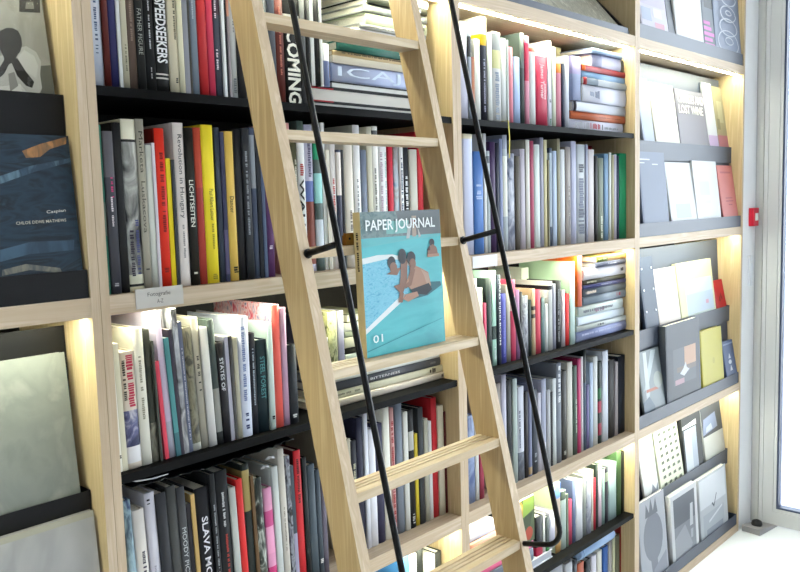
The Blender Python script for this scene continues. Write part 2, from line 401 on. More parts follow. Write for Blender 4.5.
def display(name, label, cat, zb, tier, pl, pr, ypx, top, th, col, grp, lean=0., soft=None, dz=0., dy=0., w=None, x0=None, frac=.5):
    k = math.tan(K1 if tier == 1 else K2); z0 = zb+(.0026 if tier == 1 else .2824)+th*.2+dz; yb = .042 if tier == 1 else .086
    y0 = .0058 if tier == 1 else .0480
    kk = .09
    for _ in range(12):                       # foot behind the lip, head against the slanted back
        A = at_y(pl or 1, ypx or top, y0, kk, z0); B = at_y(pr or 60, ypx or top, y0, kk, z0); xm = (A.x+B.x)/2 if x0 is None else x0+w*frac
        lo, hi = .03, .5
        for _ in range(30):
            md = (lo+hi)/2
            if proj((xm, y0+kk*md, z0+md))[1] > top: lo = md
            else: hi = md
        hz = min(lo, .326); kk = (yb+k*hz-.0012-th*1.01-y0)/hz
        if tier == 1 and hz > .255: kk = min(kk, (.0440-th*1.012-y0)/min(hz, .33))
    if x0 is None:
        A = at_y(pl, ypx, y0, kk, z0); B = at_y(pr, ypx, y0, kk, z0); x0 = A.x; w = B.x-A.x
    bi = math.floor(((x0+w/2))/.95); rx0 = .95*bi+.0196; rx1 = rx0+.95-.0392
    xe = min(x0+w, rx1); x0 = max(x0, rx0, LASTX.get((bi, zb, tier), -9)+.001); w = xe-x0; LASTX[(bi, zb, tier)] = xe
    lo, hi = .03, .5
    for _ in range(40):
        md = (lo+hi)/2
        if proj((x0+w*frac, y0+kk*md, z0+md))[1] > top: lo = md
        else: hi = md
    h = min(lo*math.sqrt(1+kk*kk), .322 if tier == 2 else .6)
    r = thing(name, label, cat, (x0, y0, z0), (-math.atan(kk), 0, 0), grp)
    cv = photo(*col) if isinstance(col, tuple) else (mat(col, .42, .68) if isinstance(col, str) else col)
    book_parts(r, th, w, h, cv, (), th < .009 if soft is None else soft, None, False, 'face')
    DISP.update(x0=x0, y0=y0, z0=z0, kk=kk, w=w, h=h)
    return r, w, h
DISP = {}
def uv(*pts):                                 # photo points on the last cover -> its own 0..1 frame
    o = []
    for px, py in pts:
        P = at_y(px, py, DISP['y0'], DISP['kk'], DISP['z0']); o.append((min(1, max(0, (P.x-DISP['x0'])/DISP['w'])), min(1, max(0, (P.z-DISP['z0'])*math.sqrt(1+DISP['kk']**2)/DISP['h']))))
    return o
# ------------------------------------------------------------------ ladder
LXL, LXR, LT, LD, LB, LZ1, LSP = .2596, .6937, .0233, .0595, .233, 1.8014, .2073
LY0, LZ0 = -.0668, 1.965
nb = math.hypot(1, LB); LN = Vector((0, -1/nb, LB/nb))
def lfront(x, z, out=0.): return Vector((x, LY0+LB*(z-LZ0), z))+LN*out
t = thing('ladder', 'pale ash library ladder with two black tube handrails leaning on the shelves', 'ladder', (0, 0, 0))
zt = 2.07; hb = LD*nb
for x in (LXL, LXR):
    f = lambda z: LY0+LB*(z-LZ0)
    m = MB(); m.prism([(f(.0005), .0005), (f(.0005)+hb, .0005), (f(zt)+hb, zt), (f(zt), zt)], 'x', x, x+LT); faces_along_x(m.build('stile', LAD_E, t, .002), LAD_V)
for k in range(-1, 8):
    z = LZ1-k*LSP; yf = LY0+LB*(z-LZ0)+.0006; h = .017; dep = .0545
    pr = [(yf, z-h), (yf+dep-LB*h, z-h), (yf+dep, z)]
    for g in (.041, .030, .019):
        pr += [(yf+g+.0022, z), (yf+g+.0014, z-.0022), (yf+g-.0014, z-.0022), (yf+g-.0022, z)]
    pr += [(yf, z)]
    m = MB(); m.prism(pr, 'x', LXL+LT+.0002, LXR-.0002); m.build('tread', LAD_H, t)
for x, off in ((LXL+.016, .081), (LXR+.0105, .095)):
    P0 = lfront(x, .757); pts = [P0, lfront(x, .757, off*.6)]
    for i in range(1, 7):
        a = math.radians(90*i/6); c = lfront(x, .757+.035*nb*.97, off-.0)  # bend centre line
        base = lfront(x, .757, off-.036); upd = Vector((0, LB, 1)).normalized()
        pts.append(base+LN*(.036*math.sin(a))+upd*(.036*(1-math.cos(a))))
    pts += [lfront(x, .9, off), lfront(x, 1.379, off), lfront(x, 1.86, off)]
    base = lfront(x, 1.93, off-.036); upd = Vector((0, LB, 1)).normalized()
    for i in range(5, -1, -1):
        a = math.radians(90*i/6); pts.append(base+LN*(.036*math.sin(a))-upd*(.036*(1-math.cos(a))))
    pts += [lfront(x, 1.93, .0)]
    m = MB(); m.tube(pts, .0056, 10); hr = m.build('handrail', BMETAL, t)
    m = MB(); m.tube([lfront(x, 1.379, .0002), lfront(x, 1.379, off)], .0056, 10); m.tube([lfront(x, 1.379, .0003), lfront(x, 1.379, .004)], .0085, 10); m.build('bracket', BMETAL, hr)

# ------------------------------------------------------------------ the magazine on the ladder
z4 = LZ1-3*LSP; y4 = LY0+LB*(z4-LZ0)
kk = .030; mth = .0185; ym = y4+.0220
A_, B_, C_ = at_y(367.3, 360, ym, kk, z4), at_y(445.5, 343.5, ym, kk, z4), at_y(439, 210, ym, kk, z4)
mw = B_.x-A_.x; mh = C_.z-z4
mg = thing('magazine', 'teal photography magazine with poolside cover standing on a ladder tread', 'magazine', (A_.x, ym, z4+.0017), (-math.atan(kk), 0, 0))
TEAL = ramp_mat('printed_deck', ['3a9fa6', '46aab0', '3f9ca5'], (9, 9, 30), .4, 'noise', 4, .5)
WATER = ramp_mat('printed_water', ['4f9fb6', '6fb3c6', '3f8fae'], (60, 60, 160), .4, 'noise', 4, 1.5)
FOLI = ramp_mat('printed_hedge', ['4e6a6c', '6c7f7e', '3f5a5e'], (70, 70, 70), .45, 'noise', 5, .5)
book_parts(mg, mth, mw, mh, TEAL, [(0, 1, mat('cbb98a', .5))], True, TEAL, False, 'face', [(mat('3a352c', .6), .60, .86, .5, .32)])
SKIN, SKD, HAIR = 'b98f78', '96705e', '35373d'
art(mg, mw, mh, [
    (FOLI, rect(0, 1, .80, 1)), (mat('63696b', .45), [(.52, .80), (1, .80), (1, 1), (.42, 1)]), (mat('75a9a4', .4), rect(.30, .58, .84, .93)),
    (mat('5aa7ab', .4), [(0, .755), (.60, .79), (1, .80), (1, .82), (0, .82)]),
    (mat('cfd6d4', .4), [(0, .685), (.18, .70), (.36, .695), (.52, .665), (.60, .60), (.62, .56), (.56, .60), (.46, .65), (.3, .668), (0, .645)]),
    (WATER, [(0, .645), (.30, .668), (.46, .65), (.56, .60), (.60, .50), (.52, .40), (0, .195)]),
    (mat('d5dad9', .4), [(0, .20), (0, .165), (.43, .345), (.5, .40), (.47, .41)]),
    ('c9cdc9', [(.54, .80), (.58, .80), (.62, .91), (.57, .90)]), ('b7a698', [(.62, .81), (.67, .81), (.68, .96), (.62, .96)]), ('c9c6c0', [(.70, .80), (.73, .81), (.69, .88)]), ('8a4a3f', rect(.62, .68, .90, .94)),
    ('2f8f98', [(.0, .04), (.97, .18), (.97, .183), (0, .046)]),
    # figure sitting far back by the edge
    (HAIR, ell(.87, .755, .035, .03)), (SKD, [(.80, .665), (.95, .66), (.93, .72), (.88, .745), (.82, .72)]), ('52393c', [(.80, .70), (.84, .74), (.845, .70)]), (SKIN, rect(.80, .96, .65, .672)),
    # head and arms of the one in the water
    (HAIR, ell(.34, .638, .05, .045)), (SKD, ell(.36, .60, .045, .04)), (SKD, [(.27, .56), (.40, .545), (.46, .60), (.38, .59)]),
    # two sitting on the pool edge
    ('2d6f78', [(.50, .35), (.78, .37), (.97, .43), (.96, .46), (.78, .47)]),
    (SKD, [(.45, .64), (.54, .65), (.52, .50), (.47, .42), (.41, .44), (.44, .53)]), (HAIR, ell(.475, .675, .052, .055)),
    (SKD, [(.35, .47), (.42, .48), (.47, .41), (.45, .345), (.40, .35), (.42, .42)]),
    (SKIN, [(.56, .62), (.68, .585), (.80, .54), (.83, .44), (.78, .41), (.58, .42), (.50, .47), (.56, .56)]), ('c9a792', [(.70, .57), (.80, .53), (.825, .45), (.78, .44), (.74, .52)]),
    (HAIR, ell(.585, .655, .056, .05)), (SKD, ell(.60, .615, .042, .038)),
    (SKD, [(.58, .60), (.63, .57), (.57, .46), (.49, .44), (.49, .47), (.54, .49)]),
    ('2c2f36', [(.56, .43), (.80, .46), (.84, .41), (.76, .375), (.58, .40)]), (SKIN, [(.49, .40), (.64, .41), (.66, .375), (.52, .345), (.45, .37)]),
], 'cover_photograph')
wtext(mg, mw, mh, 'PAPER JOURNAL', 'e6ebea', .05, .915, .848, .945, .016, 'magazine_title', .0027)
wtext(mg, mw, mh, '01', 'd5e6e4', .07, .185, .095, .150, .01, 'issue_number', .0027)
# small amber tag seen past the rail, on the third tread
z3 = LZ1-2*LSP; y3 = LY0+LB*(z3-LZ0); X = at_y(348, 248, y3+.02).x
tg = thing('wooden_clip', 'small amber wooden clip on the tread beside the magazine spine', 'clip', (X-.012, y3+.012, z3+.0003))
m = MB(); m.box(0, .024, 0, .006, 0, .022); m.build('jaw', mat('a06a25', .5), tg, .001); m = MB(); m.box(.002, .022, .0062, .012, 0, .018); m.build('jaw', mat('8a5a1e', .5), tg, .001); m = MB(); m.tube([(.009, -.001, .012), (.009, .013, .012)], .0022, 8); m.build('spring', BMETAL, tg)
# shelf-edge tag
a = at_y(135.5, 299, -.001); b_ = at_y(183, 295, -.001); zc = (at_y(160, 287, -.001).z+at_y(160, 307, -.001).z)/2
st = thing('shelf_label', 'grey paper label with two lines of print clipped on the shelf edge', 'label', (a.x, -.0008, zc-.0165))
LW, LH = b_.x-a.x, .034
m = MB(); m.box(0, LW, -.0012, 0, 0, LH); m.build('card', mat('cbc7c0', .6), st, .0002)
wtext(st, LW, LH, 'Fotografie', '4a4744', .24, .72, .52, .78, .0, 'print', .0018); wtext(st, LW, LH, 'A-Z', '4a4744', .43, .56, .2, .4, .0, 'print', .0018)
a = at_y(472.5, 262, -.001); b_ = at_y(497, 259, -.001)
st = thing('shelf_label', 'blank white paper label on the shelf edge past the ladder, below the blue book', 'label', (a.x, -.0008, ZA-.0315))
m = MB(); m.box(0, b_.x-a.x, -.0012, 0, 0, .030); m.build('card', mat('e6e6ea', .6), st, .0002)
# ------------------------------------------------------------------ upright books, bay behind the ladder
BW = ('20201f', 'a7a49d', 'e3e0d8')
n1, n2, n3, n4 = 'top shelf, near side of ladder', 'second shelf, near side of ladder', 'third shelf, near side of ladder', 'fourth shelf, near side of ladder'
R = Row(n1, 'books on the near top shelf', 1.666, .020, 72, 1.25)
upright(R, [
 (87.8, 105.1, None, ('8fa6c6', 'b9bfcb', 'b3a6a8', 9), 'thick pale blue photographic', {'l': [('39465f', .2, .66, .62, .2)], 'noun': 'book'}),
 (105.1, 111.4, None, '4a1712', 'dark maroon'),
 (111.4, 119.6, None, '26264e', 'navy blue'),
 (119.6, 123.4, None, 'c3c4c2', 'slim white'),
 (123.4, 129.7, None, 'a9a48f', 'drab beige', {'l': [('5c594d', .1, .28, .55, .3)]}),
 (129.7, 138, None, '57483f', 'brown cloth', {'l': [('7a6a5e', .3, .7, .5, .3)]}),
 (138, 146.7, None, '1d1e1d', 'black', {'t': [('FATHER FIGURE', '8f928b', .22, .50, .45, .5, 0)]}),
 (146.7, 156.6, None, '161718', 'plain black', {'l': [('b9bbbd', .27, .56, .5, .16), ('a9a9aa', .08, .15, .5, .12)]}),
 (156.6, 170, None, '121313', 'thick black white-lettered', {'t': [('SPEEDSEEKERS', 'e9e6dd',   .185, .588, .5, .80, .022)], 'b': [(.085, .095, 'b9b6ad'), (.11, .12, 'b9b6ad')]}),
 (170, 179.5, None, 'bfb69d', 'cream', {'l': [('4c473b', .35, .95, .72, .24), ('2a2824', .07, .1, .72, .3)]}),
 (179.7, 185.2, None, 'c7c2a6', 'slim ivory'),
 (185.2, 190.2, None, '7b7d85', 'slim grey'),
 (190.2, 192.7, None, '35342f', 'very slim charcoal'),
 (192.7, 199.7, None, '6b7682', 'slate blue', {'l': [('a8b0b8', .5, .95, .4, .2)]}),
 (199.7, 208.7, None, 'a8272a', 'thick red'),
 (209, 215.6, None, 'b5344d', 'crimson', {'l': [('7c1f33', .85, .97, .5, .2)]}),
 (215.8, 223.6, None, '3c3f4a', 'dark slate', {'b': [(.55, 1., '43303a')], 'l': [('d7cfd2', .19, .32, .3, .3), ('d7cfd2', .53, .67, .3, .3)]}),
 (223.6, 226.9, None, 'd6dad8', 'thin white'),
 (226.9, 229.2, None, '1a1c22', 'thin black', {'b': [(.8, 1., '2a7fa0')]}),
 (229.2, 231.6, None, '8b8387', 'thin mauve grey', {'b': [(.55, .82, 'c08a74')]}),
 (231.6, 238, None, 'aeb0ae', 'light grey', {'l': [('55585a', .45, .62, .6, .2), ('55585a', .05, .14, .5, .5)]}),
 (238.2, 246.5, None, '202125', 'charcoal black'),
])
RP = Row('top shelf pile behind the ladder', 'books in the top shelf behind ladder', 1.666, .04, 95, 1.2)
zq = stack(RP, 1.666, [
 (308, 424, 6, '17171a', 'low white-paged', {'pg': True, 'page': 'cfcdc6', 'd': .225}),
 (308, 424, 13, '1b1a1c', 'red-ended white-paged', {'pg': True, 'page': 'cfccc4', 'b': [(0, .2, 'a3202b')], 'd': .225}),
], 380)
R = Row('top shelf, behind the ladder', 'books on the top shelf behind the ladder', 1.666, .036, 60, 1.25)
upright(R, [
 (259, 269, None, '3d4147', 'dark steel grey'),
 (269.6, 276.8, None, '4d525b', 'slate grey', {'b': [(.88, .94, 'c9cbc9')]}),
 (277, 285, None, '5a2822', 'rust brown', {'l': [('a2604f', .2, .7, .5, .25)]}),
 (285.2, 301.2, None, '1b1b1a', 'black huge-lettered', {'t': [('COMING', 'dcd8cd', .01, .55, .52, .80, .03)], 'b': [(.60, .66, 'cfccc0')]}),
 (301.5, 306.6, None, '4b4d4f', 'charcoal grey'),
 (306.8, 311, None, '141415', 'jet black', {'z': zq+.0004}),
 (311.3, 314.8, None, 'c6c8c8', 'thin white', {'z': zq+.0004}),
 (315, 320.6, None, '161617', 'black', {'z': zq+.0004}),
 (320.8, 323.3, None, 'c9cbcd', 'very thin white', {'z': zq+.0004}),
 (323.5, 329.5, None, '6e7ba0', 'slate blue', {'z': zq+.0004, 'cap': .09, 'b': [(.6, 1., 'd5d9da')]}),
])
stack(RP, zq+.0006, [
 (332, 421, 6.5, '17181c', 'black white-paged', {'pg': True, 'page': 'cfd0cc', 'd': .22}),
 (332.5, 420, 17, 'a0abca', 'thick pale blue', {'t': [('ICAJE', 'bccae0', .06, .98, .5, .72, .0)]}),
 (333, 419, 7, 'a59f92', 'taupe grey', {'soft': True}),
 (333, 418, 5, 'b09a74', 'tan', {'l': [('2a2622', .1, .8, .7, .3)]}),
 (338, 417, 9, '1f5049', 'teal', {'t': [('SILVIA', 'cfe3da', .75, .96, .55, .3, 0)]}),
 (345, 424, 8, 'dcdcd2', 'ivory white', {}),
 (352, 426, 7, 'dfe2da', 'bright white', {'d': .19}),
 (360, 426, 5, '9b9c9a', 'grey', {'d': .19, 'l': [('5c5c5a', .1, .6, .5, .3)]}),
 (366, 427, 12, 'cfd8b8', 'pale green', {'d': .2, 'l': [('3a4033', .8, .95, .5, .3)]}),
 (364, 427, 8, '8d918c', 'mid grey', {'d': .2}),
 (368, 427, 7, '20231c', 'dark olive', {'d': .2, 'l': [('e8e8dc', .82, .9, .5, .5)]}),
 (368, 428, 8, 'd8d9d2', 'topmost white', {'d': .2}),
], 380)
# second shelf
R = Row(n2, 'books on the near second shelf', ZA, .014, 240, 1.35)
upright(R, [
 (102.2, 107.8, 125, '1f5547', 'slim dark green', {'b': [(.35, .55, '4d5a52')]}),
 (109.4, 119.2, 131.3, '393a42', 'dark grey', {'b': [(.72, 1., '55545a')], 'l': [('c2bdc0', .42, .6, .5, .22), ('b6346a', .6, .72, .62, .25), ('8d8c90', .05, .08, .5, .5)]}),
 (119.5, 127.6, 122.5, '17181a', 'plain black'),
 (127.8, 142.3, 119.3, ('26282a', '8d8d88', 'd6d6cf', 26), 'thick black-and-white photographic', {'b': [(0, .03, 'c3c1a6'), (.03, .045, '1a1a1a'), (.045, .1, 'b9b7a2'), (.87, .885, '1a1a1a'), (.885, 1., 'c9c5b0')], 'l': [('2e2a35', .1, .36, .3, .3), ('3a3f66', .1, .42, .7, .25)]}),
 (142.5, 150.4, 119.2, '8d897c', 'taupe', {'t': [('Marketa  Luskacova', '45423b', .34, .93, .5, .5, 0)], 'l': [('3a3833', .1, .13, .5, .55)]}),
 (150.6, 156.6, 145.3, 'b4b6ad', 'pale grey'),
 (157, 160, 143, 'b9b2b6', 'thin lilac white'),
 (160.4, 170, 128.3, 'c02818', 'bright red', {'l': [('6e130d', .35, .85, .55, .4), ('7c1710', .1, .13, .5, .5)], 'side': '5c120d'}),
 (170.2, 174.7, 158.6, 'd3b91f', 'thin yellow'),
 (175.4, 178.7, 160, '2d2f33', 'thin dark grey'),
 (178.9, 189.6, 122.9, 'c9c1bb', 'thick white serif-lettered', {'t': [('Revolution in Hungary', '3a3a3c', .42, .93, .5, .5, 0)], 'l': [('7a7572', .18, .38, .5, .2)], 'b': [(.055, .1, 'c9c1bb')]}),
 (190, 198.8, 127.6, '14130f', 'black white-lettered', {'t': [('LICHTSEITEN', 'd8d3c6', .375, .67, .45, .5, .008)], 'l': [('b7b1a2', .07, .085, .5, .6)]}),
 (199, 206.3, 127.6, '8c2f28', 'brick red', {'b': [(.62, 1., '9c3a28')]}),
 (206.5, 218.3, 125, 'd0bd2a', 'thick yellow', {'t': [('Paul Albert Leitner', '3f3c16', .40, .60, .6, .34, 0)], 'l': [('8a7c1e', .22, .38, .6, .2), ('8a7c1e', .03, .06, .6, .4)]}),
 (219.4, 224.6, 127.6, '2c3340', 'dark slate'),
 (224.8, 229.2, 132.2, '2c2c44', 'dark indigo', {'b': [(.05, .35, '4c4660')]}),
 (229.4, 237.8, 131.5, 'c1a14d', 'ochre', {'t': [('Dancer', '3c341c', .46, .57, .5, .5, .01)], 'l': [('2c2716', .06, .11, .6, .6)]}),
 (238, 246, 129.6, '17171b', 'black'),
 (246.2, 254, 128.5, '25272c', 'near-black', {'l': [('80848a', .3, .85, .45, .3)]}),
 (254.2, 259.3, 127.5, '3b4356', 'slate blue', {'b': [(.6, .95, '7a7f86')]}),
 (259.5, 263.6, 130, '1a1c22', 'very dark'),
 (263.8, 267.2, 130, '44506a', 'thin steel blue'),
 (267.4, 274.5, 150, '4b2a55', 'purple', {'l': [('b9aeb9', .22, .25, .5, .5)]}),
])
R = Row('second shelf, behind the ladder', 'books on the second shelf behind the ladder', ZA, .034, 200, 1.3)
upright(R, [
 (283, 290.4, 123, 'c08d88', 'dusty pink', {'yr': 150}),
 (290.8, 296.6, 131, '4b4a33', 'dark olive', {'yr': 150, 'l': [('d8d6c6', .25, .8, .75, .3)]}),
 (299.5, 306.5, 120, 'cfd0cf', 'white black-lettered', {'b': [(.86, 1., '3b4a46')], 't': [('WALKER', '1d1d1d', .1, .62, .4, .62, .02)], 'l': [('a03a32', .65, .72, .5, .5)]}),
 (306.8, 315, 124.8, 'b7b5c8', 'lilac and rust', {'b': [(.05, .48, '7a4034'), (.48, .62, '5f6fa6')], 'l': [('55506a', .65, .95, .5, .4)]}),
 (315.6, 323.2, 135, '4d5a58', 'green and aqua banded', {'b': [(.12, .38, 'b9bfc6'), (.5, .72, '8fc4c0'), (.82, .96, '2c8f68')]}),
 (323.4, 326.9, 111, 'bcbcb8', 'tall thin white'),
 (327.2, 331, 150, 'c5c0b2', 'thin beige white'),
 (331.6, 337.2, 143, 'd0cbc8', 'white red-lettered', {'l': [('b0443f', .35, .72, .5, .4)]}),
 (337.6, 342.4, 150, '3b3d4e', 'dark indigo', {'b': [(.62, .98, 'cfc6bf')]}),
 (342.7, 345, 150, '1a1a1b', 'thin black'),
 (345.4, 354.4, 140, 'd2cbbf', 'thick cream', {'l': [('5a5048', .3, .45, .6, .25)]}),
 (355, 361.8, 113, 'd6d8de', 'tall white', {'l': [('6b6c72', .25, .62, .5, .25)], 'side': '9a9b90'}),
 (362, 368.2, 150, '70798a', 'slate grey'),
 (368.4, 373.8, 127, 'bcb8a4', 'stone beige'),
 (374, 379.8, 125.5, 'd3d2cc', 'ivory', {'l': [('55524c', .2, .7, .4, .3)], 'b': [(.94, .97, '3a3a3a')]}),
 (380, 388.6, 140, 'dcdadf', 'white close-printed', {'l': [('a08f9a', .1, .9, .3, .3), ('9fb5b2', .2, .9, .8, .2)]}),
 (389, 394.2, 137, 'b01f35', 'deep red'),
 (394.6, 400.2, 145, ('6f95b8', 'b9c4cd', '8a6a56', 30), 'blue photographic'),
 (400.4, 404.4, 145, 'd5d8dc', 'narrow white', {'l': [('4f5d70', .1, .9, .5, .5)]}),
 (404.6, 410, 143, '24262b', 'black white-lettered', {'l': [('dfe0e0', .15, .72, .5, .5)]}),
 (410.4, 418.6, 149.6, 'bdbbb0', 'grey white'),
 (418.8, 424, 131.8, 'b32832', 'bright red'),
])
# third shelf
R = Row(n3, 'books on the near third shelf', 1.0125, .018, 430, 1.0)
upright(R, [
 (115.8, 119.8, 343, 'dcdacd', 'white', {'a': 1.2, 'l': [('111111', .09, .13, .6, .6)]}),
 (120, 125.4, 344, 'cfcbb4', 'pale cream', {'a': 1.2}),
 (125.6, 140, 352, 'cfc3b3', 'thick cream picture-spined', {'a': 1.2, 'b': [(.05, .19, 'd9d7d8'), (.19, .5, ('2d3050', '5a5c80', 'b8b5c0', 60))], 'l': [('3c372f', .6, .93, .22, .26), ('b0324c', .54, .97, .62, .5)]}),
 (140.2, 150.4, 329, 'd9d6c8', 'tall ivory', {'a': 1.2, 'l': [('8d8a78', .35, .8, .5, .3)]}),
 (151, 157.2, 330, '33362e', 'dark olive', {'a': 1.3, 'b': [(0, .3, ('3a3a30', '8f8c7c', None, 50))]}),
 (157.4, 160.6, 341.5, '45463f', 'olive grey', {'a': 2.0}),
 (160.8, 166.4, 361.6, 'cf4255', 'coral red', {'a': 3.4}),
 (166.6, 173.4, 312, 'b9abc0', 'tall lilac', {'a': 3.4, 'b': [(0, .25, 'a3a2b0')], 'side': 'c7bcd0'}),
 (174, 178.8, 338.5, '4f8b8d', 'teal', {'a': 3.4, 'b': [(0, .2, '3f6c74')]}),
 (179, 182.4, 330, '3a3440', 'dark plum', {'a': 3.2}),
 (182.6, 187.6, 307.5, ('4a4b4d', '8d8e92', 'c8c9cc', 40), 'tall grey photographic', {'a': 2.6}),
 (187.8, 191.6, 322, '5c6379', 'slate blue', {'a': 2.6, 'l': [('b9bac4', .1, .8, .5, .3)]}),
 (191.8, 200.4, 328, ('35342c', '77735f', '55533f', 70), 'olive textured', {'a': 2.6, 'b': [(.0, .06, 'b9b9b0')]}),
 (200.7, 208.2, 318, '9f9a8c', 'taupe dotted', {'a': 2.5, 'l': [('2c2a26', .43, .47, .5, .4), ('2c2a26', .5, .53, .5, .4), ('2c2a26', .56, .59, .5, .4), ('2c2a26', .62, .65, .5, .4), ('2c2a26', .68, .71, .5, .4)]}),
 (208.4, 216.6, 328, 'd2d0cb', 'white paper-wrapped', {'a': 2.4}),
 (217, 223.3, 320, '3f4a47', 'dark grey green', {'a': 2.4, 'b': [(0, .1, '2b2e2e'), (.1, .45, '8b8b85')]}),
 (223.6, 231, 343, '1d1c20', 'black', {'a': 2.2, 't': [('STATES OF', 'dcdce0', .52, .85, .45, .5, .01)]}),
 (231.2, 235.2, 337, 'b3b0bd', 'light lilac grey', {'a': 1.8}),
 (235.4, 238.2, 336.5, '4a4845', 'thin charcoal', {'a': 1.5}),
 (238.4, 243, 338, 'aaa592', 'stone', {'a': 1.0}),
 (243.2, 253.4, 317, 'c9cede', 'white blue-lettered', {'l': [('6d7ca8', .3, .92, .4, .35), ('262d5e', .07, .1, .5, .4), ('262d5e', .12, .15, .5, .4), ('262d5e', .17, .2, .5, .4)], 'b': [(0, .001, 'dfe0da')]}),
 (253.6, 259.2, 333.5, '1f2129', 'black small-lettered', {'l': [('9ba3ad', .3, .85, .5, .3)]}),
 (259.5, 271, 340, '16282f', 'thick dark teal', {'t': [('STEEL FOREST', '4f8f93', .36, .82, .52, .42, .008)]}),
 (271.3, 276.8, 323, 'c3d3cd', 'pale mint', {'l': [('23252a', .1, .13, .5, .6)]}),
 (277, 284.8, 305, 'd8584e', 'tall salmon red', {'b': [(0, 1., 'd8584e')], 'side': ('b03a50', 'c9a9ac', '6a6f8e', 90)}),
 (285, 291, 308, 'b48ea6', 'mauve pink'),
 (291.4, 300, 345, '24272d', 'black', {'l': [('c9c9c6', .08, .12, .5, .5)]}),
])
# small things seen between the treads on the third shelf
R = Row('third shelf, behind the ladder', 'books on the third shelf behind the ladder', 1.0125, .045, 350, .95)
ztop = stack(R, 1.0125, [
 (318, 446, 7, 'cfc4b8', 'pinkish white', {'l': [('3a332c', .97, .99, .5, .5)]}),
 (322, 446, 7.4, 'd3cfb6', 'cream line-printed', {'l': [('6e6a58', .05, .28, .5, .3), ('2f1d16', .88, .93, .5, .7)]}),
 (322, 441, 8.6, '4c4e54', 'dark grey', {'t': [('BITTERNESS', 'c9cacc', .37, .62, .45, .28, .01)], 'l': [('8a8a8c', .9, .95, .5, .3)]}),
 (324, 440, 6.2, 'd6d6cf', 'bright white'),
 (324, 432, 5, '57535c', 'purple grey', {'soft': True}),
], 380)
upright(R, [
 (316, 321.6, 318, '282a38', 'short dark navy', {'z': ztop, 'yr': 345}),
 (322, 328.5, 338, 'c8c8cf', 'short white', {'z': ztop, 'yr': 350}),
 (329, 338.5, 312, ('55572f', 'a9a878', '8f9058', 110), 'olive grid-patterned', {'z': ztop, 'yr': 350}),
 (339, 345, 311, '8f8c9c', 'lilac grey', {'z': ztop, 'yr': 350}),
])
stack(Row('third shelf upper pile behind the ladder', 'small pile behind the magazine', 0, .075, 0, .95), ztop, [
 (346, 372, 9, 'bfc8bd', 'pale green', {'d': .15}), (346, 372, 6, '26261e', 'black', {'d': .15}), (345, 372, 10, 'cfcdb4', 'buff', {'d': .15}),
 (345, 372, 6, '8c927e', 'sage', {'d': .15}), (344, 372, 8, 'dedccb', 'ivory', {'d': .15}), (347, 372, 9, '5b5c46', 'dark khaki', {'d': .15, 'pg': True, 'page': 'c9c6ac'})], 352)
# fourth shelf
R = Row(n4, 'books on the near fourth shelf', ZB, .018, 540, 1.2, 2.0)
upright(R, [
 (125.9, 134, 498, ('34466b', '8aa3ad', '1d3346', 34), 'blue abstract photographic'),
 (134.8, 147, 510.5, 'c3beb8', 'thick white blunt-topped', {'l': [('3f3a48', .55, .72, .62, .3)]}),
 (148.2, 159, 481, 'b6b4bd', 'tall white dot-topped', {'l': [('16161a', .93, .965, .35, .35), ('8f8c98', .2, .55, .45, .2)]}),
 (159.3, 170.3, 494, '2b2c30', 'thick charcoal'),
 (170.6, 180.3, 487, '3d3e3d', 'grey textured'),
 (180.6, 189.2, 488, '3b3c3f', 'grey white-lettered', {'t': [('MOODY PICTURES', 'aeb1b2', .30, .74, .5, .5, 0)]}),
 (189.4, 193.9, 504, '2b282d', 'dark'),
 (194.1, 198.3, 494.6, 'b0915a', 'tan'),
 (198.8, 213.8, 488.5, '18181d', 'thick black bold-lettered', {'t': [('SLAVA MOGUTIN', 'd3d0d6', .10, .80, .52, .42, .015)]}),
 (214, 219.8, 474.6, '232426', 'black grey-lettered', {'l': [('8d8f92', .3, .8, .5, .3)]}),
 (220, 232.8, 467, '1a1b1e', 'tall black', {'l': [('b9babb', .62, .86, .5, .2), ('a0352c', .26, .58, .55, .2), ('8d8d90', .1, .22, .5, .16)]}),
 (233, 239.8, 488, 'a9aba6', 'grey white'),
 (240.2, 246.8, 479.7, 'c12a2a', 'red'),
 (247.2, 254.6, 464.6, '1d2422', 'dark green black', {'b': [(.68, .96, '8d7d4c')]}),
 (255, 258.4, 476, '5c452c', 'brown'),
 (258.6, 266.2, 478.5, ('141614', '3a4138', 'c9cdc4', 60), 'black-and-white patterned'),
 (267.2, 275.6, 488.5, 'cf8fae', 'pink', {'b': [(.1, .3, 'b7396f'), (.42, .66, 'd795b4'), (.66, .8, 'b74a7c')]}),
 (276.4, 282.6, 467, 'b9bdbb', 'white', {'a': 1.6}),
 (283.2, 289.6, 449.4, 'b3aea5', 'tall ivory', {'a': 1.6, 'l': [('6c675e', .3, .6, .5, .2)]}),
 (290.6, 294.4, 456, ('17181a', '8c8f97', '3b3346', 70), 'thin patterned', {'a': 1.4}),
 (294.6, 298, 466, '39424a', 'thin slate', {'a': 1.4, 'b': [(.1, .45, '8f8ba0')]}),
 (298.4, 305.6, 450.7, 'b3252b', 'tall red', {'a': 1.2, 'l': [('4e1012', .62, .95, .5, .4), ('5e1316', .04, .1, .5, .4)], 'side': '3c0d10'}),
 (306, 310.6, 458, '121314', 'black', {'a': 1.}),
 (311, 318.6, 465, '404a52', 'slate', {'a': 1.}),
 (318.9, 323.4, 470, '39424b', 'dark slate', {'a': 1., 'l': [('c3c3bf', .14, .17, .5, .7)]}),
 (323.7, 328.4, 474, '5a5460', 'mauve grey', {'a': 1.}),
])
R = Row('fourth shelf, behind the ladder', 'books on the fourth shelf behind the ladder', ZB, .042, 470, 1.2, .4)
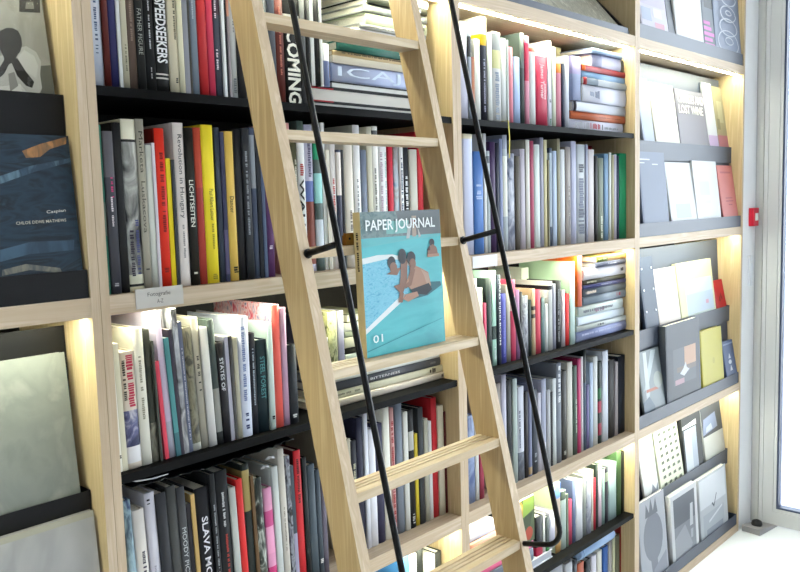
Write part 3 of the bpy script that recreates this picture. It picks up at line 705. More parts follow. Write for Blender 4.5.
upright(R, [
 (348.4, 351.4, 439, '9c9684', 'thin beige'),
 (351.6, 357.4, 441, '24252c', 'short black', {'l': [('a09c82', .5, .8, .5, .4)]}),
 (357.8, 365, 418, '2b2b3c', 'dark indigo'),
 (365.2, 369.2, 409.3, 'd0d1da', 'white'),
 (369.6, 376.6, 430, 'd6d6dc', 'short white'),
 (377, 384, 424, '33324a', 'indigo'),
 (384.4, 391.4, 407.7, 'd6d3c6', 'cream white'),
 (391.6, 395.6, 408.5, 'b98a86', 'pink and red', {'l': [('8e2f33', .05, .9, .5, .6)]}),
 (397, 404.4, 400.7, '6c7480', 'slate grey'),
 (404.7, 409.6, 412, 'cdcdc6', 'bone white'),
 (410, 415.2, 410, '1b1b1c', 'black white-labelled', {'b': [(.66, .82, 'a8a8a2')], 'l': [('b9b9b4', .04, .12, .5, .5)]}),
 (415.4, 419, 434, 'c0a92f', 'short yellow', {'d': .16}),
 (419.3, 425, 408, '36393c', 'dark grey'),
 (425.3, 429.4, 419, 'a5a394', 'drab grey'),
 (429.6, 432.8, 421.5, 'd3d3d2', 'slim white'),
 (433, 439, 398, 'b0252e', 'tall red'),
 (439.2, 445.4, 406, 'c1baa6', 'stone'),
 (445.6, 448.6, 412, '4a1a1a', 'dark maroon'),
])
# fifth shelf, only its tops show
R = Row('fifth shelf, behind the ladder', 'books on the fifth shelf behind the ladder', .372, .06, 568, 1.0)
upright(R, [
 (334, 343, 562, 'd9d9d2', 'white'), (344, 351, 559, '3a3c3a', 'dark grey'), (352, 358, 556, 'd8d9d0', 'ivory'), (360, 368, 553, '50564a', 'moss grey'),
 (403, 410, 550, '4a86c4', 'sky blue'), (410.4, 417.4, 555, 'cfcdc6', 'cream white'), (417.8, 424, 548, '1d201e', 'black'), (424.4, 436, 557, 'dcdcd6', 'broad white'), (436.4, 442, 552, '2a2c2a', 'charcoal')])
# ------------------------------------------------------------------ bay past the ladder
f1, f2, f3, f4, f5, f6 = [f'{k} shelf, door side of ladder' for k in ('top', 'second', 'third', 'fourth', 'fifth', 'lowest')]
R = Row(f1, 'books on the far top shelf', 1.666, .030, 100, 1.0)
upright(R, [
 (460.9, 468.8, 22, 'c9c9da', 'lilac white', {'l': [('6b6a7d', .55, .65, .4, .3)]}),
 (469, 472.4, 32, '8d97a3', 'thin grey blue', {'b': [(.72, .95, '2c2f33')]}),
 (472.6, 475.2, 57, 'b5714f', 'thin rust'),
 (475.4, 481.3, 39, 'd8d8d0', 'white'),
 (471.6, 481, 12, 'a3a5a8', 'tall grey striped', {'dy': .125, 'l': [('6c6e72', .1, .99, .3, .2), ('c9cbce', .1, .99, .7, .2)], 'cap': .328}),
 (481.6, 488.2, 17, '23222f', 'black yellow-banded', {'b': [(.73, .835, 'd6ab1d'), (.835, 1., 'e0dcc8')], 'l': [('8a88a0', .1, .6, .5, .25)]}),
 (488.4, 493, 33, 'c7cac6', 'pale silver'),
 (493.2, 501.8, 32, 'c9c9c9', 'thick pale label-printed', {'b': [(.60, .8, 'c4c28d'), (.8, .98, '8f9294')], 'l': [('7c8696', .05, .56, .5, .5)], 'ribbon': ('c2b23a', .095)}),
 (502, 507.4, 38.5, 'cfd2d0', 'white'),
 (507.6, 509.2, 40, 'bdc5c4', 'thin silver'),
 (509.4, 513.6, 47, 'c8707e', 'rose pink'),
 (514, 520.8, 57, '9fb2d2', 'short pale blue'),
 (514, 520.8, 33, '3c4340', 'dark green', {'dy': .125}),
 (521, 525.4, 33, '2a332f', 'black green', {'b': [(.62, 1., '4a5550')]}),
 (525.6, 530, 36, 'c98397', 'dusty pink', {'b': [(.5, .92, 'b02848')]}),
 (530.4, 536.2, 48, 'dcdfdc', 'white red-topped', {'b': [(.95, 1., 'd8432f')]}),
 (537, 548, 57, 'c03250', 'thick crimson', {'t': [('James Turner', 'e3c3c9', .40, .90, .45, .42, .01)], 'l': [('dda3ae', .38, .62, .75, .2)]}),
 (538, 547, 46, 'd9d9d6', 'tall white grey-framed', {'dy': .125, 'b': [(.96, 1., '7d858c')]}),
 (548.4, 552.4, 41, 'd2d0de', 'tall lilac white', {'l': [('5e6068', .3, .34, .5, .4), ('3f6b52', .03, .1, .5, .5)]}),
 (552.6, 556.4, 47, 'ccd1bd', 'pale greenish'),
 (556.6, 562, 64, 'cf7f90', 'pink orange-topped', {'b': [(.86, 1., 'df7f2f')]}),
 (556.4, 562, 42, 'd8d0a6', 'tall cream', {'dy': .125}),
 (562.4, 565.2, 64, '2a2f45', 'thin dark navy'),
 (565.5, 569.6, 56, 'b7bac6', 'slim grey lilac'),
])
R = Row('top shelf pile, door side of ladder', 'books on the far top shelf', 1.666, .03, 120, 1.0); PD = .115
zt_ = stack(R, 1.666, [
 (569.5, 623, 10.3, 'c9c9d8', 'white red-lettered', {'l': [('8f8f9a', .08, .35, .5, .7), ('a8243a', .36, .55, .5, .6), ('20202a', .57, .60, .5, .6), ('8b9098', .64, .9, .4, .25)]}),
 (571, 630, 7.6, 'b7603f', 'rust orange', {'l': [('8a4227', .1, .9, .5, .14)]}),
 (574, 628, 9.4, 'b9bcc6', 'silver grey', {'b': [(0, .05, '2a2630')]}),
], 600)
zt2 = stack(R, zt_+.0006, [
 (583.4, 626, 16.5, 'd2d4e4', 'thick white box-spined', {'l': [('7f88a0', .16, .24, .5, .3), ('5d6580', .28, .36, .5, .5)], 'lab': 'thick white book lying in the top shelf pile beside the purple spine'}),
 (583.6, 627, 7, '9ba0a8', 'slate and silver', {'b': [(0, .08, '8e1f24'), (.08, .33, '566474')]}),
 (582, 626, 6, '8fb0d6', 'light blue'),
 (582, 626, 5.6, '8e1f30', 'dark red', {'b': [(0, .08, 'd9642c')]}),
 (592, 624, 12.5, 'c2c2da', 'lavender white', {'b': [(0, .3, '9b9dbb'), (.9, 1., '24242a')], 'd': .115}),
 (592, 623, 5.2, '7688a8', 'topmost blue grey', {'d': .115})], 604)
upright(Row(f1, 'books on the far top shelf', zt_+.0004, .032, 80, 1.0), [
 (572.5, 581.6, 56.5, '8f86ae', 'violet grey', {'d': .085, 'b': [(0, .6, '8590b0')]})], 'slim grey lilac')
# second shelf
R = Row(f2, 'books on the far second shelf', ZA, .026, 200, .92)
upright(R, [
 (464.4, 474, 134, 'c3c9e3', 'pale blue white', {'b': [(.96, 1., 'd8cfb4')]}),
 (474.3, 484, 151.5, '4674b8', 'cobalt blue', {'l': [('9db4da', .55, .57, .5, .7), ('9db4da', .60, .62, .5, .5), ('9db4da', .66, .68, .5, .7)]}),
 (484.4, 487.2, 122.5, 'd3d6d6', 'tall thin white'),
 (487.5, 490.6, 151, 'a9b3b8', 'thin silver', {'b': [(.88, .95, '5a6068')]}),
 (490.8, 496.6, 142, '3b2350', 'dark purple'),
 (496.8, 500, 143, '24283a', 'black navy'),
 (500.3, 503.4, 139, '8590b4', 'thin periwinkle'),
 (503.6, 508.2, 135, 'a3abb0', 'grey white-striped', {'b': [(.3, .82, 'd9dbd0'), (.88, 1., '8d94a6')]}),
 (508.5, 515.6, 153.4, ('5d6478', '9a9fb0', 'c6c8d2', 50), 'grey blue photographic'),
 (516, 520.6, 156, '5a544c', 'dark taupe'),
 (521, 526, 149, 'c6bfcb', 'pale mauve'),
 (526.6, 530.6, 140, 'dad8d0', 'tall ivory', {'side': 'a9a89a'}),
 (530.8, 534.6, 141, 'a3405c', 'mauve red'),
 (534.9, 540.6, 144.6, 'd3dcda', 'mint white'),
 (540.8, 544.4, 137.6, '9798aa', 'tall grey lilac'),
 (544.6, 548, 140, 'd8cfa4', 'slim cream'),
 (548.2, 549.8, 160, '6a6446', 'thin khaki'),
 (550, 552.8, 148, '39465c', 'thin dark blue', {'b': [(.2, .95, 'a9b6c2')]}),
 (553, 557.4, 151, 'b4c4dc', 'powder blue'),
 (557.8, 560.8, 130, '8b8870', 'tall thin olive'),
 (561, 565.8, 149.6, 'd5d8dd', 'white'),
 (566, 571.4, 147, '9a928e', 'taupe grey', {'l': [('6a6464', .05, .6, .6, .3)]}),
 (568, 574.6, 131, '8aa3c4', 'tall sky blue', {'dy': .125, 'side': '42606c'}),
 (571.8, 576.8, 141.4, 'b3b6cf', 'lavender'),
 (577.2, 585.8, 144.5, 'c0c6cc', 'thick silver dark-lettered', {'l': [('3c4358', .1, .35, .5, .7), ('596078', .36, .66, .5, .6), ('2d3242', .72, .8, .5, .6)]}),
 (586, 588.4, 144.6, '9fa4ba', 'thin lavender grey'),
 (588.7, 594.8, 149.6, 'd6cfd0', 'pinkish white'),
 (588.5, 593, 139, 'b2202f', 'red', {'dy': .125}),
 (595.2, 598.2, 156, '17181a', 'thin black'),
 (598.4, 604, 158, '6d7766', 'grey green', {'l': [('c8cbb5', .05, .3, .6, .3)]}),
 (604.6, 609.2, 154, '6d90b0', 'steel blue'),
 (609.4, 611.9, 152.7, 'd3d6cd', 'thin ivory'),
 (612.1, 614.4, 155, 'aea987', 'thin khaki tan'),
 (614.6, 617, 154.5, 'bcb6c8', 'thin lilac'),
 (617.2, 619.6, 156, '263150', 'thin navy'),
 (619.8, 627, 153.4, '1c8a5c', 'emerald green'),
])
# third shelf
R = Row(f3, 'books on the far third shelf', 1.0125, .028, 330, .92)
upright(R, [
 (471, 477.8, 279, 'b6c9dc', 'pale blue', {'yr': 300}),
 (478.2, 483.6, 288, 'd2d2c4', 'cream', {'yr': 300}),
 (483.9, 487, 303, 'c04060', 'short rose red'),
 (487.3, 492.6, 279, '1f2a28', 'dark green black'),
 (492.8, 497.6, 271, 'b3dccb', 'mint', {'b': [(.28, .42, '3f4c48')], 'l': [('dfeae4', .05, .2, .5, .4)]}),
 (497.8, 501.6, 275, '2c3440', 'black white-lettered', {'t': [('HANS EIJKELBOOM', 'e3e6e6', .22, .95, .5, .6, .01)]}),
 (501.8, 506.8, 294, '4c50a8', 'violet blue', {'l': [('6f74c0', .1, .9, .5, .4)]}),
 (507, 511.2, 285, '9d988f', 'grey taupe'),
 (511.5, 516.4, 280, 'c6405f', 'pink red', {'b': [(.62, .8, 'd3a9b0')]}),
 (516.6, 520.4, 290, '8a6488', 'mauve'),
 (520.6, 523, 292, '3b3f3e', 'thin charcoal'),
 (523.3, 529, 296, ('6f7078', '9da0a8', '55525c', 80), 'grey mottled'),
 (522.6, 530, 268, 'd9e2d4', 'tall white', {'dy': .125}),
 (529.2, 532.2, 300, '27322e', 'dark green'),
 (532.4, 536, 289, 'c2a988', 'tan dark-ringed', {'b': [(.56, .62, '3a3026'), (.68, .74, '3a3026')]}),
 (536.2, 541.6, 290, 'cf4257', 'red'),
 (541.8, 545.4, 298, '5d7172', 'grey teal'),
 (545.6, 548.6, 304, 'd5d8d4', 'thin white'),
 (549, 553.2, 281.5, 'cbccc8', 'tall pale grey', {'b': [(.88, .94, '1d1d1f')]}),
 (553.5, 556.4, 284, '9a9bac', 'thin lilac grey'),
 (556.8, 562, 281, '242526', 'black', {'l': [('75757a', .1, .9, .4, .3)]}),
 (562.3, 565.8, 290, 'cbbfc2', 'pinkish white'),
 (566, 570.2, 294, 'd82a26', 'bright red', {'d': .16}),
 (570.4, 575.6, 262, 'c6dcd6', 'tall pale aqua', {'side': 'b9d6b8'}),
])
R = Row('third shelf pile, door side of ladder', 'books on the far third shelf', 1.0125, .028, 320, .92); PD = .20
zt_ = stack(R, 1.0125, [
 (577, 628, 10, '9aa3d0', 'periwinkle', {'l': [('c9cdea', .1, .9, .6, .2)]}),
 (577, 626, 5, 'bcc3c6', 'pale silver', {'l': [('30323a', .4, .52, .5, .5)]}),
 (577.5, 624, 8.5, 'c3cdd6', 'pale blue white', {'b': [(.0, .02, '9aa0a8')]}),
 (579, 623, 9.5, 'c3ced0', 'pale aqua journal-like', {'l': [('5f6470', .1, .75, .45, .3), ('83506c', .35, .55, .4, .5)]})], 605)
zt2 = stack(R, zt_+.0006, [
 (583.4, 626, 8, '7b8898', 'slate blue', {'lab': 'slate blue book lying on the pale aqua journal, third shelf pile', 'l': [('a0324a', .78, .86, .6, .5)]}),
 (583.4, 626, 7.2, '56606c', 'dark slate', {'l': [('d8c2b0', .05, .28, .5, .4)]}),
 (583.4, 626, 3.6, '3a3d6a', 'thin indigo', {'l': [('8f92b0', .4, .65, .5, .3)]}),
 (583.4, 626, 4.6, '3e3d33', 'dark olive', {'l': [('a8a68c', .05, .3, .5, .4)]}),
 (584, 626, 10.5, 'd3d2dd', 'thick lavender white', {'l': [('3f4150', .85, .93, .5, .35)]}),
 (596, 626, 5, '5b6076', 'slate violet', {'d': .17, 'l': [('b9bccb', .4, .7, .5, .3)]}),
 (597, 627, 5.8, 'b08a4e', 'ochre', {'d': .17, 'b': [(0, .35, '5f6e2f')], 'l': [('dccf9c', .05, .3, .5, .3)]})], 605)
upright(Row(f3, 'books on the far third shelf', zt_+.0004, .030, 300, .92), [
 (578.2, 582.6, 256, 'd96a4c', 'tall orange red', {'d': .17, 'side': 'd9641f'})], 'tall pale aqua')
# fourth shelf
R = Row(f4, 'books on the far fourth shelf', ZB, .03, 420, .88)
upright(R, [
 (464.2, 467, 405, 'a9a6c0', 'thin pale violet'),
 (467.3, 475.6, 416, ('5a6a96', '8494b6', '44507a', 40), 'blue photographic', {'yr': 460}),
 (475.9, 479.8, 420, 'd9dbd8', 'white', {'yr': 470}),
 (480.2, 484.6, 420, 'a03a52', 'wine red', {'yr': 480}),
 (496, 501.8, 384, '9b918a', 'taupe'),
 (502.2, 507.2, 372, 'b2b0c0', 'tall lilac grey'),
 (507.5, 512.9, 380, '26292b', 'black'),
 (513.2, 518, 379, 'a6b3ae', 'pale sage'),
 (518.6, 524.8, 387, 'd0d3de', 'white navy-lettered', {'l': [('3b4260', .35, .75, .25, .3)], 'b': [(0, .3, ('4a505c', '7d8490', None, 60))]}),
 (521.6, 527, 376, '8f8f90', 'tall grey', {'dy': .125}),
 (525.2, 528.6, 392, '2e2b2e', 'dark brown black'),
 (528.8, 532.2, 384, '6d7390', 'slate violet', {'b': [(.02, .1, 'a98f6e')]}),
 (532.6, 538, 390, '353c48', 'dark slate', {'l': [('9da3ab', .15, .25, .5, .4)]}),
 (538.2, 541.6, 393, 'c2bfcc', 'short lilac white'),
 (541.9, 546.8, 379.5, '9da1b6', 'grey lavender', {'b': [(0, .3, 'c9cad4')]}),
 (547.2, 551.2, 390, 'a8a9ad', 'silver grey'),
 (551.4, 553, 392, '1f2022', 'very thin black'),
 (553.2, 556.8, 379, 'd6dcdc', 'slim white'),
 (557.2, 562, 363, '7b818c', 'tall grey white-lettered', {'l': [('d9dbdf', .62, .97, .5, .5)]}),
 (562.3, 567.4, 371, '35332f', 'dark brown', {'l': [('b0aca0', .06, .1, .5, .4)]}),
 (567.8, 573.2, 362.5, 'd0cdc2', 'tall cream'),
 (573.6, 578, 366, '46564a', 'dark sage', {'l': [('b9c4b0', .25, .62, .7, .3)]}),
 (578.2, 581.6, 359, 'bd3a6a', 'magenta pink'),
 (581.8, 583.6, 357, 'd5d2d6', 'thin white'),
 (583.8, 586.8, 347.5, '33485c', 'tall teal black', {'b': [(.68, 1., '1b2422')]}),
 (587, 590, 385, '6b6490', 'dull purple'),
 (590.2, 593.6, 363, 'b3c4dc', 'light blue'),
 (593.8, 598.4, 357, 'd0d2cf', 'greyish white'),
 (598.7, 602.4, 362, '24302a', 'black red-banded', {'b': [(.1, .25, '8a2038'), (.38, .52, 'a03048'), (.55, .68, '2f6a44')]}),
 (602.7, 608.8, 351, 'cfd4de', 'tall bluish white'),
 (609.1, 615.2, 360, '2b2725', 'dark brown wide'),
 (615.5, 618.6, 362, 'a39a9c', 'mauve grey'),
 (618.9, 625.4, 356, '1a202c', 'navy black', {'l': [('b9bcc2', .08, .11, .5, .3)]}),
])
# fifth shelf
RP = Row('fifth shelf pile, door side of ladder', 'books on the far fifth shelf', .372, .03, 540, .95)
z5 = stack(RP, .372, [
 (464, 553, 9, 'd9dbe2', 'white-edged', {'pg': True, 'page': 'c9cbd3'})], 488)
zp = stack(RP, z5+.0006, [
 (464, 534, 14, '5a6170', 'dark slate', {'l': [('8f96a6', .85, .95, .5, .4)]}),
 (464, 534, 7, 'd8648c', 'hot pink', {'l': [('efc5d4', .7, .9, .5, .3)]}),
], 488)
stack(RP, zp+.0006, [
 (464, 498, 14, 'c9d6d2', 'mint white', {}),
 (464, 498, 5.5, '3a3c40', 'charcoal', {'l': [('a83c4c', .4, .9, .5, .4)]}),
 (464, 498, 11, 'd89a82', 'coral', {}),
 (464, 496, 12, 'd2d0de', 'topmost lilac white', {})], 488)
R = Row(f5, 'books on the far fifth shelf', .372, .034, 520, .92)
upright(R, [
 (536.4, 543, 516.5, '1f2126', 'black', {'b': [(0, .22, 'b8264a')], 'z': z5+.0004}),
 (543.2, 546, 514, 'd6d8d2', 'thin white', {'z': z5+.0004}),
 (546.3, 549.8, 517, '42494c', 'dark grey', {'b': [(0, .25, '3a7a48')], 'z': z5+.0004}),
 (550, 555.4, 512, 'bdbacb', 'pale lilac', {'z': z5+.0004}),
 (550.6, 555.8, 492, 'd8dcc4', 'tall pale green', {'dy': .125, 'z': z5+.0004, 'side': 'd5dcb9'}),
 (555.8, 561.2, 483, 'b9a596', 'blue-topped tan', {'side': 'd5dcb9', 'b': [(.78, 1., '5f86d6'), (.0, .2, 'c79a5c')]}),
 (561.6, 566.8, 491, 'bccbc2', 'pale mint', {'b': [(.85, 1., '39453c')]}),
 (567.2, 568.6, 494, '6a7a68', 'thin sage'),
 (568.8, 572.6, 500, 'c0405c', 'rose red'),
 (568.4, 572.8, 479, '8a9060', 'olive', {'dy': .125}),
 (572.9, 576.2, 480, '5a6486', 'slate indigo'),
 (576.6, 583.2, 481, 'd5d6da', 'white'),
 (583.5, 586.8, 475.5, '7c807c', 'thin grey'),
 (587, 591.8, 472, ('7e8090', 'b3b4bf', None, 60), 'grey mottled'),
 (592, 593.8, 470, 'd3d2c2', 'thin ivory'),
 (594, 596, 478, 'c02436', 'thin red', {'d': .17}),
 (596.2, 598.8, 464.5, '1f2a24', 'thin black green'),
 (599, 602.2, 466, 'd0b9c4', 'pinkish white'),
 (602.5, 605.4, 470, '8aa59c', 'sage mint'),
 (605.7, 608.7, 468, '3a3940', 'charcoal', {'b': [(.75, .92, '9aa08c')]}),
 (609, 617, 463.5, 'a9bfbc', 'thick pale aqua'),
 (617.3, 621.8, 451, '3f5a38', 'forest green'),
 (622.2, 629.8, 452, '24261f', 'thick black'),
])
# picture book standing with its cover turned outwards on the pile
a = at_y(515, 527, .034); b_ = at_y(534.5, 527, .034); ZPIC = zp+.0006; zz_ = .372+.0004
X0 = a.x; zb_ = at_y(524, 533, .045).z
pb_ = thing('book', 'picture book with a green and orange cover turned outwards on the fifth shelf', 'book', (X0, .034, ZPIC), (0, 0, 0), None)
book_parts(pb_, .008, b_.x-a.x, .135, mat('46543a', .45), (), True, None, False, 'face')
art(pb_, b_.x-a.x, .135, [('d9a24a', [(0, .62), (.35, .55), (.5, .8), (.3, 1), (0, 1)]), ('8fae4c', [(.4, .6), (.98, .7), (.98, 1), (.4, 1)]), ('3a4a30', [(.2, .2), (.75, .3), (.9, .65), (.5, .62)]), ('b8472e', ell(.7, .2, .2, .15)), ('e3c98c', ell(.2, .8, .16, .14))])
# lowest shelf: a pale blue box file across the tops, spines below it
R = Row(f6, 'books on the far lowest shelf', .033, .05, 566, .95)
upright(R, [
 (546, 563, 556, 'a9a9ae', 'broad grey'), (565, 573, 563, 'c3c4c6', 'silver'), (574.4, 577.6, 560, '55585c', 'dark grey'), (578, 584.4, 563, 'b5532e', 'rust', {'cap': .25}), (586, 591, 560, '2b2f30', 'black', {'cap': .245}), (592, 597, 556, 'd3cfd6', 'pale lilac', {'cap': .25}), (597.6, 602.4, 551, 'd6d2c2', 'cream', {'cap': .25}), (603.4, 608.6, 547, '2c5aa0', 'royal blue', {'cap': .25}), (609, 612.6, 541, 'a9a3a0', 'taupe', {'cap': .25}), (613, 615.6, 536, 'd0cfae', 'thin ivory', {'cap': .255}), (616, 620.6, 534, '6a6a58', 'olive grey', {'cap': .255}), (621, 623.6, 524, '8a2a24', 'thin dark red')])
p0 = at_y(580, 562, .045); p1 = at_y(615, 535, .045)
bx = thing('document_tube', 'pale blue rounded tube lying across the book tops on the lowest shelf', 'tube', (p0.x, .058, .033+.2555+.0215))
m = MB(); L_ = p1.x-p0.x; m.tube([(0, 0, 0), (.002, 0, 0), (L_-.012, 0, 0), (L_-.004, 0, 0), (L_, 0, 0)], [.018, .0205, .0205, .016, .006], 18); m.build('tube_body', mat('9db8dc', .35, 1.), bx)
m = MB(); m.tube([(L_*.05, 0, 0), (L_*.09, 0, 0)], .0212, 18); m.build('end_band', mat('7f9ec8', .35), bx)
# slanted stand above the top shelf, past the ladder
st = thing('display_stand', 'black slanted display stand on the board above the far top shelf', 'display stand', (1.0, .012, ZT+.0004))
sl = .9
m = MB(); m.prism([(.0, 0), (.155, .0), (.165, .17), (.150, .17), (.0, .012)], 'x', .855, .868); m.prism([(.0, 0), (.155, .0), (.165, .17), (.150, .17), (.0, .012)], 'x', .0, .013); m.build('side_frame', mat('121213', .45), st)
m = MB(); m.prism([(.024, .004), (.164, .168), (.168, .166), (.028, .002)], 'x', .0135, .8545); m.build('backrest', mat('121213', .45), st)
m = MB(); m.box(-.0, .854+.0, -.002, -.0005, 0, .022); m.build('front_lip', RG, st)
kk_ = math.atan(.14/.164)
nb_ = thing('book', 'large open-printed grey book lying back on the slanted stand above top shelf', 'book', (1.175, .0145, ZT+.0065), (-kk_, 0, 0))
book_parts(nb_, .0065, .665, .225, mat('b7b3a2', .5), (), True, None, False, 'face')
art(nb_, .665, .225, [(('a8a593', 'c9c6b6', '8f8c7c', 40), rect(.02, .48, .05, .95)), (('b9b6a4', '9a9788', 'd0cdbd', 70), rect(.52, .98, .05, .95))])
# ------------------------------------------------------------------ covers on the display racks, bay by the pilaster
G4 = 'covers on the grey display racks'
def D(*a, **k): return display(*a, G4, **k)
# topmost rack
r, w, h = D('book', 'lavender street-photo cover in the topmost grey rack', 'book', ZT, 1, 641, 667, 20, -22, .012, 'c3bccf')
art(r, w, h, [('b3a8c4', rect(0, 1, .55, 1)), ('d9dde8', rect(.5, .8, .38, .52)), ('c97f96', rect(.5, .85, .12, .3)), ('8f9bb8', rect(.05, .4, .3, .5)), ('a9b3c9', rect(0, 1, 0, .1))])
r, w, h = D('book', 'dark navy cover showing as a strip in the topmost grey rack', 'book', ZT, 1, 667.4, 673.6, 20, -22, .010, '1d2836', soft=True)
r, w, h = D('book', 'plain white cover in the topmost grey rack', 'book', ZT, 1, 674, 702.5, 25, -22, .012, 'e3e2e2')
art(r, w, h, [('d9d6d2', rect(.3, .75, .35, .5))])
r, w, h = D('book', 'black cover with pink text block in the topmost grey rack', 'book', ZT, 1, 703, 714, 30, -22, .010, '56606c')
art(r, w, h, [('1b1f22', rect(.25, 1, .62, 1))]+[('cf58b4', rect(.08, b, .12+.07*i, .165+.07*i)) for i, b in enumerate((.95, .8, .98, .75, .66))])
r, w, h = D('book', 'grey blue cover with white circle drawing in the topmost grey rack', 'book', ZT, 1, 714.4, 741, 38, -22, .012, '8f9ab2')
def ring(cx, cy_, rx, ry, tk=.014, n=28):
    return [[(cx+rx*math.cos(2*math.pi*i/n), cy_+ry*math.sin(2*math.pi*i/n)), (cx+rx*math.cos(2*math.pi*(i+1)/n), cy_+ry*math.sin(2*math.pi*(i+1)/n)), (cx+(rx-tk*2)*math.cos(2*math.pi*(i+1)/n), cy_+(ry-tk)*math.sin(2*math.pi*(i+1)/n)), (cx+(rx-tk*2)*math.cos(2*math.pi*i/n), cy_+(ry-tk)*math.sin(2*math.pi*i/n))] for i in range(n)]
art(r, w, h, [('d3d9e6', q) for c in ((.5, .22, .40, .15), (.52, .24, .16, .05), (.5, .40, .34, .11), (.5, .56, .30, .10), (.5, .57, .12, .035), (.5, .75, .3, .1)) for q in ring(*c)])
# rack under it, upper tray
r, w, h = D('book', 'blue grey cover at the inner end of the grey rack above the coral booklet', 'book', ZA, 2, 641, 652, 120, 78, .010, 'a9b4cc')
r, w, h = D('book', 'cream white cover beside the grey white-lettered one', 'book', ZA, 2, 653.5, 677, 120, 84, .012, 'e3dfd2')
art(r, w, h, [('d3d0c8', ell(.45, .6, .05, .04))])
r, w, h = D('book', 'grey cover with white block lettering behind the white booklets', 'book', ZA, 2, 678, 706, 120, 91, .016, '8b8690')
art(r, w, h, [('7f7a84', rect(.0, .03, 0, 1))])
wtext(r, w, h, 'CHARLES AND', 'e6e0d6', .06, .96, .80, .93, .02, 'cover_title', .002); wtext(r, w, h, 'LOST WINE', 'e6e0d6', .06, .90, .64, .77, .02, 'cover_title', .002)
r, w, h = D('book', 'white and lilac cover between the grey lettered one and olive one', 'book', ZA, 2, 706.4, 715.4, 120, 83, .008, 'dfe0e4')
art(r, w, h, [('c3a9cf', rect(0, 1, 0, .30))])
r, w, h = D('book', 'olive and rose cover at the outer end of the grey rack above coral booklet', 'book', ZA, 2, 715.8, 727.5, 120, 87, .008, 'b3ab88')
art(r, w, h, [('c57a88', rect(0, 1, 0, .32)), ('c9c2a0', rect(.3, .8, .5, .8)), ('8f8a6c', rect(.1, .4, .4, .55))])
# lower tray
r, w, h = D('book', 'large slate blue cover at the inner end of the rack with coral booklet', 'book', ZA, 1, 641.5, 667.5, 200, 152, .012, '66738e')
art(r, w, h, [('d3d9e3', rect(0, .42, .90, .915)), ('c9d0dc', rect(.0, .22, .86, .872)), ('c9d0dc', rect(.5, .72, .845, .858))])
r, w, h = D('booklet', 'white booklet with pale blue gradient picture in the grey rack', 'booklet', ZA, 1, 669, 695, 200, 162.5, .010, 'e3e6ea')
art(r, w, h, [('d3dbea', rect(.22, .78, .38, .62)), ('b9c3de', rect(.22, .78, .2, .40)), ('d7d9e0', rect(.05, .9, .04, .06))])
r, w, h = D('booklet', 'plain white booklet beside the coral one', 'booklet', ZA, 1, 695.4, 719, 195, 161, .007, 'e7e9ee')
art(r, w, h, [('d6dbe3', rect(.2, .6, .5, .7)), ('dcdde6', rect(.35, .6, .38, .42))])
r, w, h = D('booklet', 'coral pink booklet at the outer end of the grey rack', 'booklet', ZA, 1, 720.5, 740.5, 195, 165.5, .009, 'e58883')
art(r, w, h, [('c26a70', rect(.15, .85, .87, .90)), ('b5606a', rect(.3, .75, .46, .475)), ('b5606a', rect(.3, .8, .41, .425)), ('b5606a', rect(.45, .7, .35, .365))])
# rack with the yellow book, upper tray
r, w, h = D('folder', 'dark blue studded folder at the inner end of the rack with yellow book', 'folder', ZB, 2, 641.2, 655.5, 290, 257, .014, '3a475e')
for u in (.18, .85):
    for v in (.86, .6, .34):
        m = MB(); m.tube([(u*w, 0, v*h), (u*w, -.0015, v*h), (u*w, -.0022, v*h)], [.004, .004, .002], 10); m.build('stud', mat('c9ced8', .3, 1., .5, 1.), r)
r, w, h = D('book', 'pinkish white cover between the studded folder and the yellow-edged one', 'book', ZB, 2, 656, 678, 295, 268, .014, 'e6dcd8')
r, w, h = D('book', 'pale yellow cover with blue sky picture in the grey rack', 'book', ZB, 2, 678.6, 714, 290, 261, .018, 'e2deb4')
art(r, w, h, [('b9c9e0', rect(.18, .95, .06, .72)), ('cbd7e6', rect(.18, .95, .50, .72)), ('d59ab0', rect(.72, .80, .3, .36)), ('c7d6d6', rect(.18, .95, .06, .2))])
r, w, h = D('book', 'small red book above the yellow one in the grey rack', 'book', ZB, 2, 714.6, 726, 295, 280, .014, 'c82430', dz=0)
art(r, w, h, [('7a1f22', [(.35, .45), (.45, .62), (.5, .5), (.6, .68), (.72, .5), (.65, .45), (.55, .55), (.48, .42)])])
# lower tray
r, w, h = D('book', 'silver cover with crossed bars picture beside the dark slate book', 'book', ZB, 1, 641.6, 664, 390, 350, .010, '8d979c')
art(r, w, h, [('b9c6cb', [(.1, .45), (.3, .5), (.85, .98), (.62, .98)]), ('ccd3d6', [(.25, .98), (.4, .98), (.35, .4), (.15, .2)]), ('b3603f', rect(.2, .75, .42, .46)), ('5f6f80', [(.0, .02), (.45, .02), (.5, .2), (.3, .36), (0, .3)]), ('a9b0aa', ell(.78, .55, .2, .12))])
r, w, h = D('book', 'dark slate book with small picture on its cover, beside the yellow book', 'book', ZB, 1, 666, 700.5, 365, 321.5, .026, '39414f')
art(r, w, h, [('4a5361', rect(.2, .86, .28, .70)), ('c59a7c', rect(.52, .86, .46, .70)), ('6a5c58', rect(.3, .86, .42, .48)), ('d9dce2', [(.38, .40), (.5, .36), (.66, .42), (.58, .45), (.55, .52), (.48, .45)]), ('b38a96', rect(.24, .5, .28, .34))])
r, w, h = D('book', 'yellow book in the grey rack', 'book', ZB, 1, 701.5, 723, 360, 329, .018, 'd3c84e')
art(r, w, h, [('c3b845', ell(.55, .5, .06, .05))])
r, w, h = D('book', 'small blue book with three white marks beside the yellow book', 'book', ZB, 1, 724.3, 736.5, 360, 341, .016, '5f7096', dz=.03)
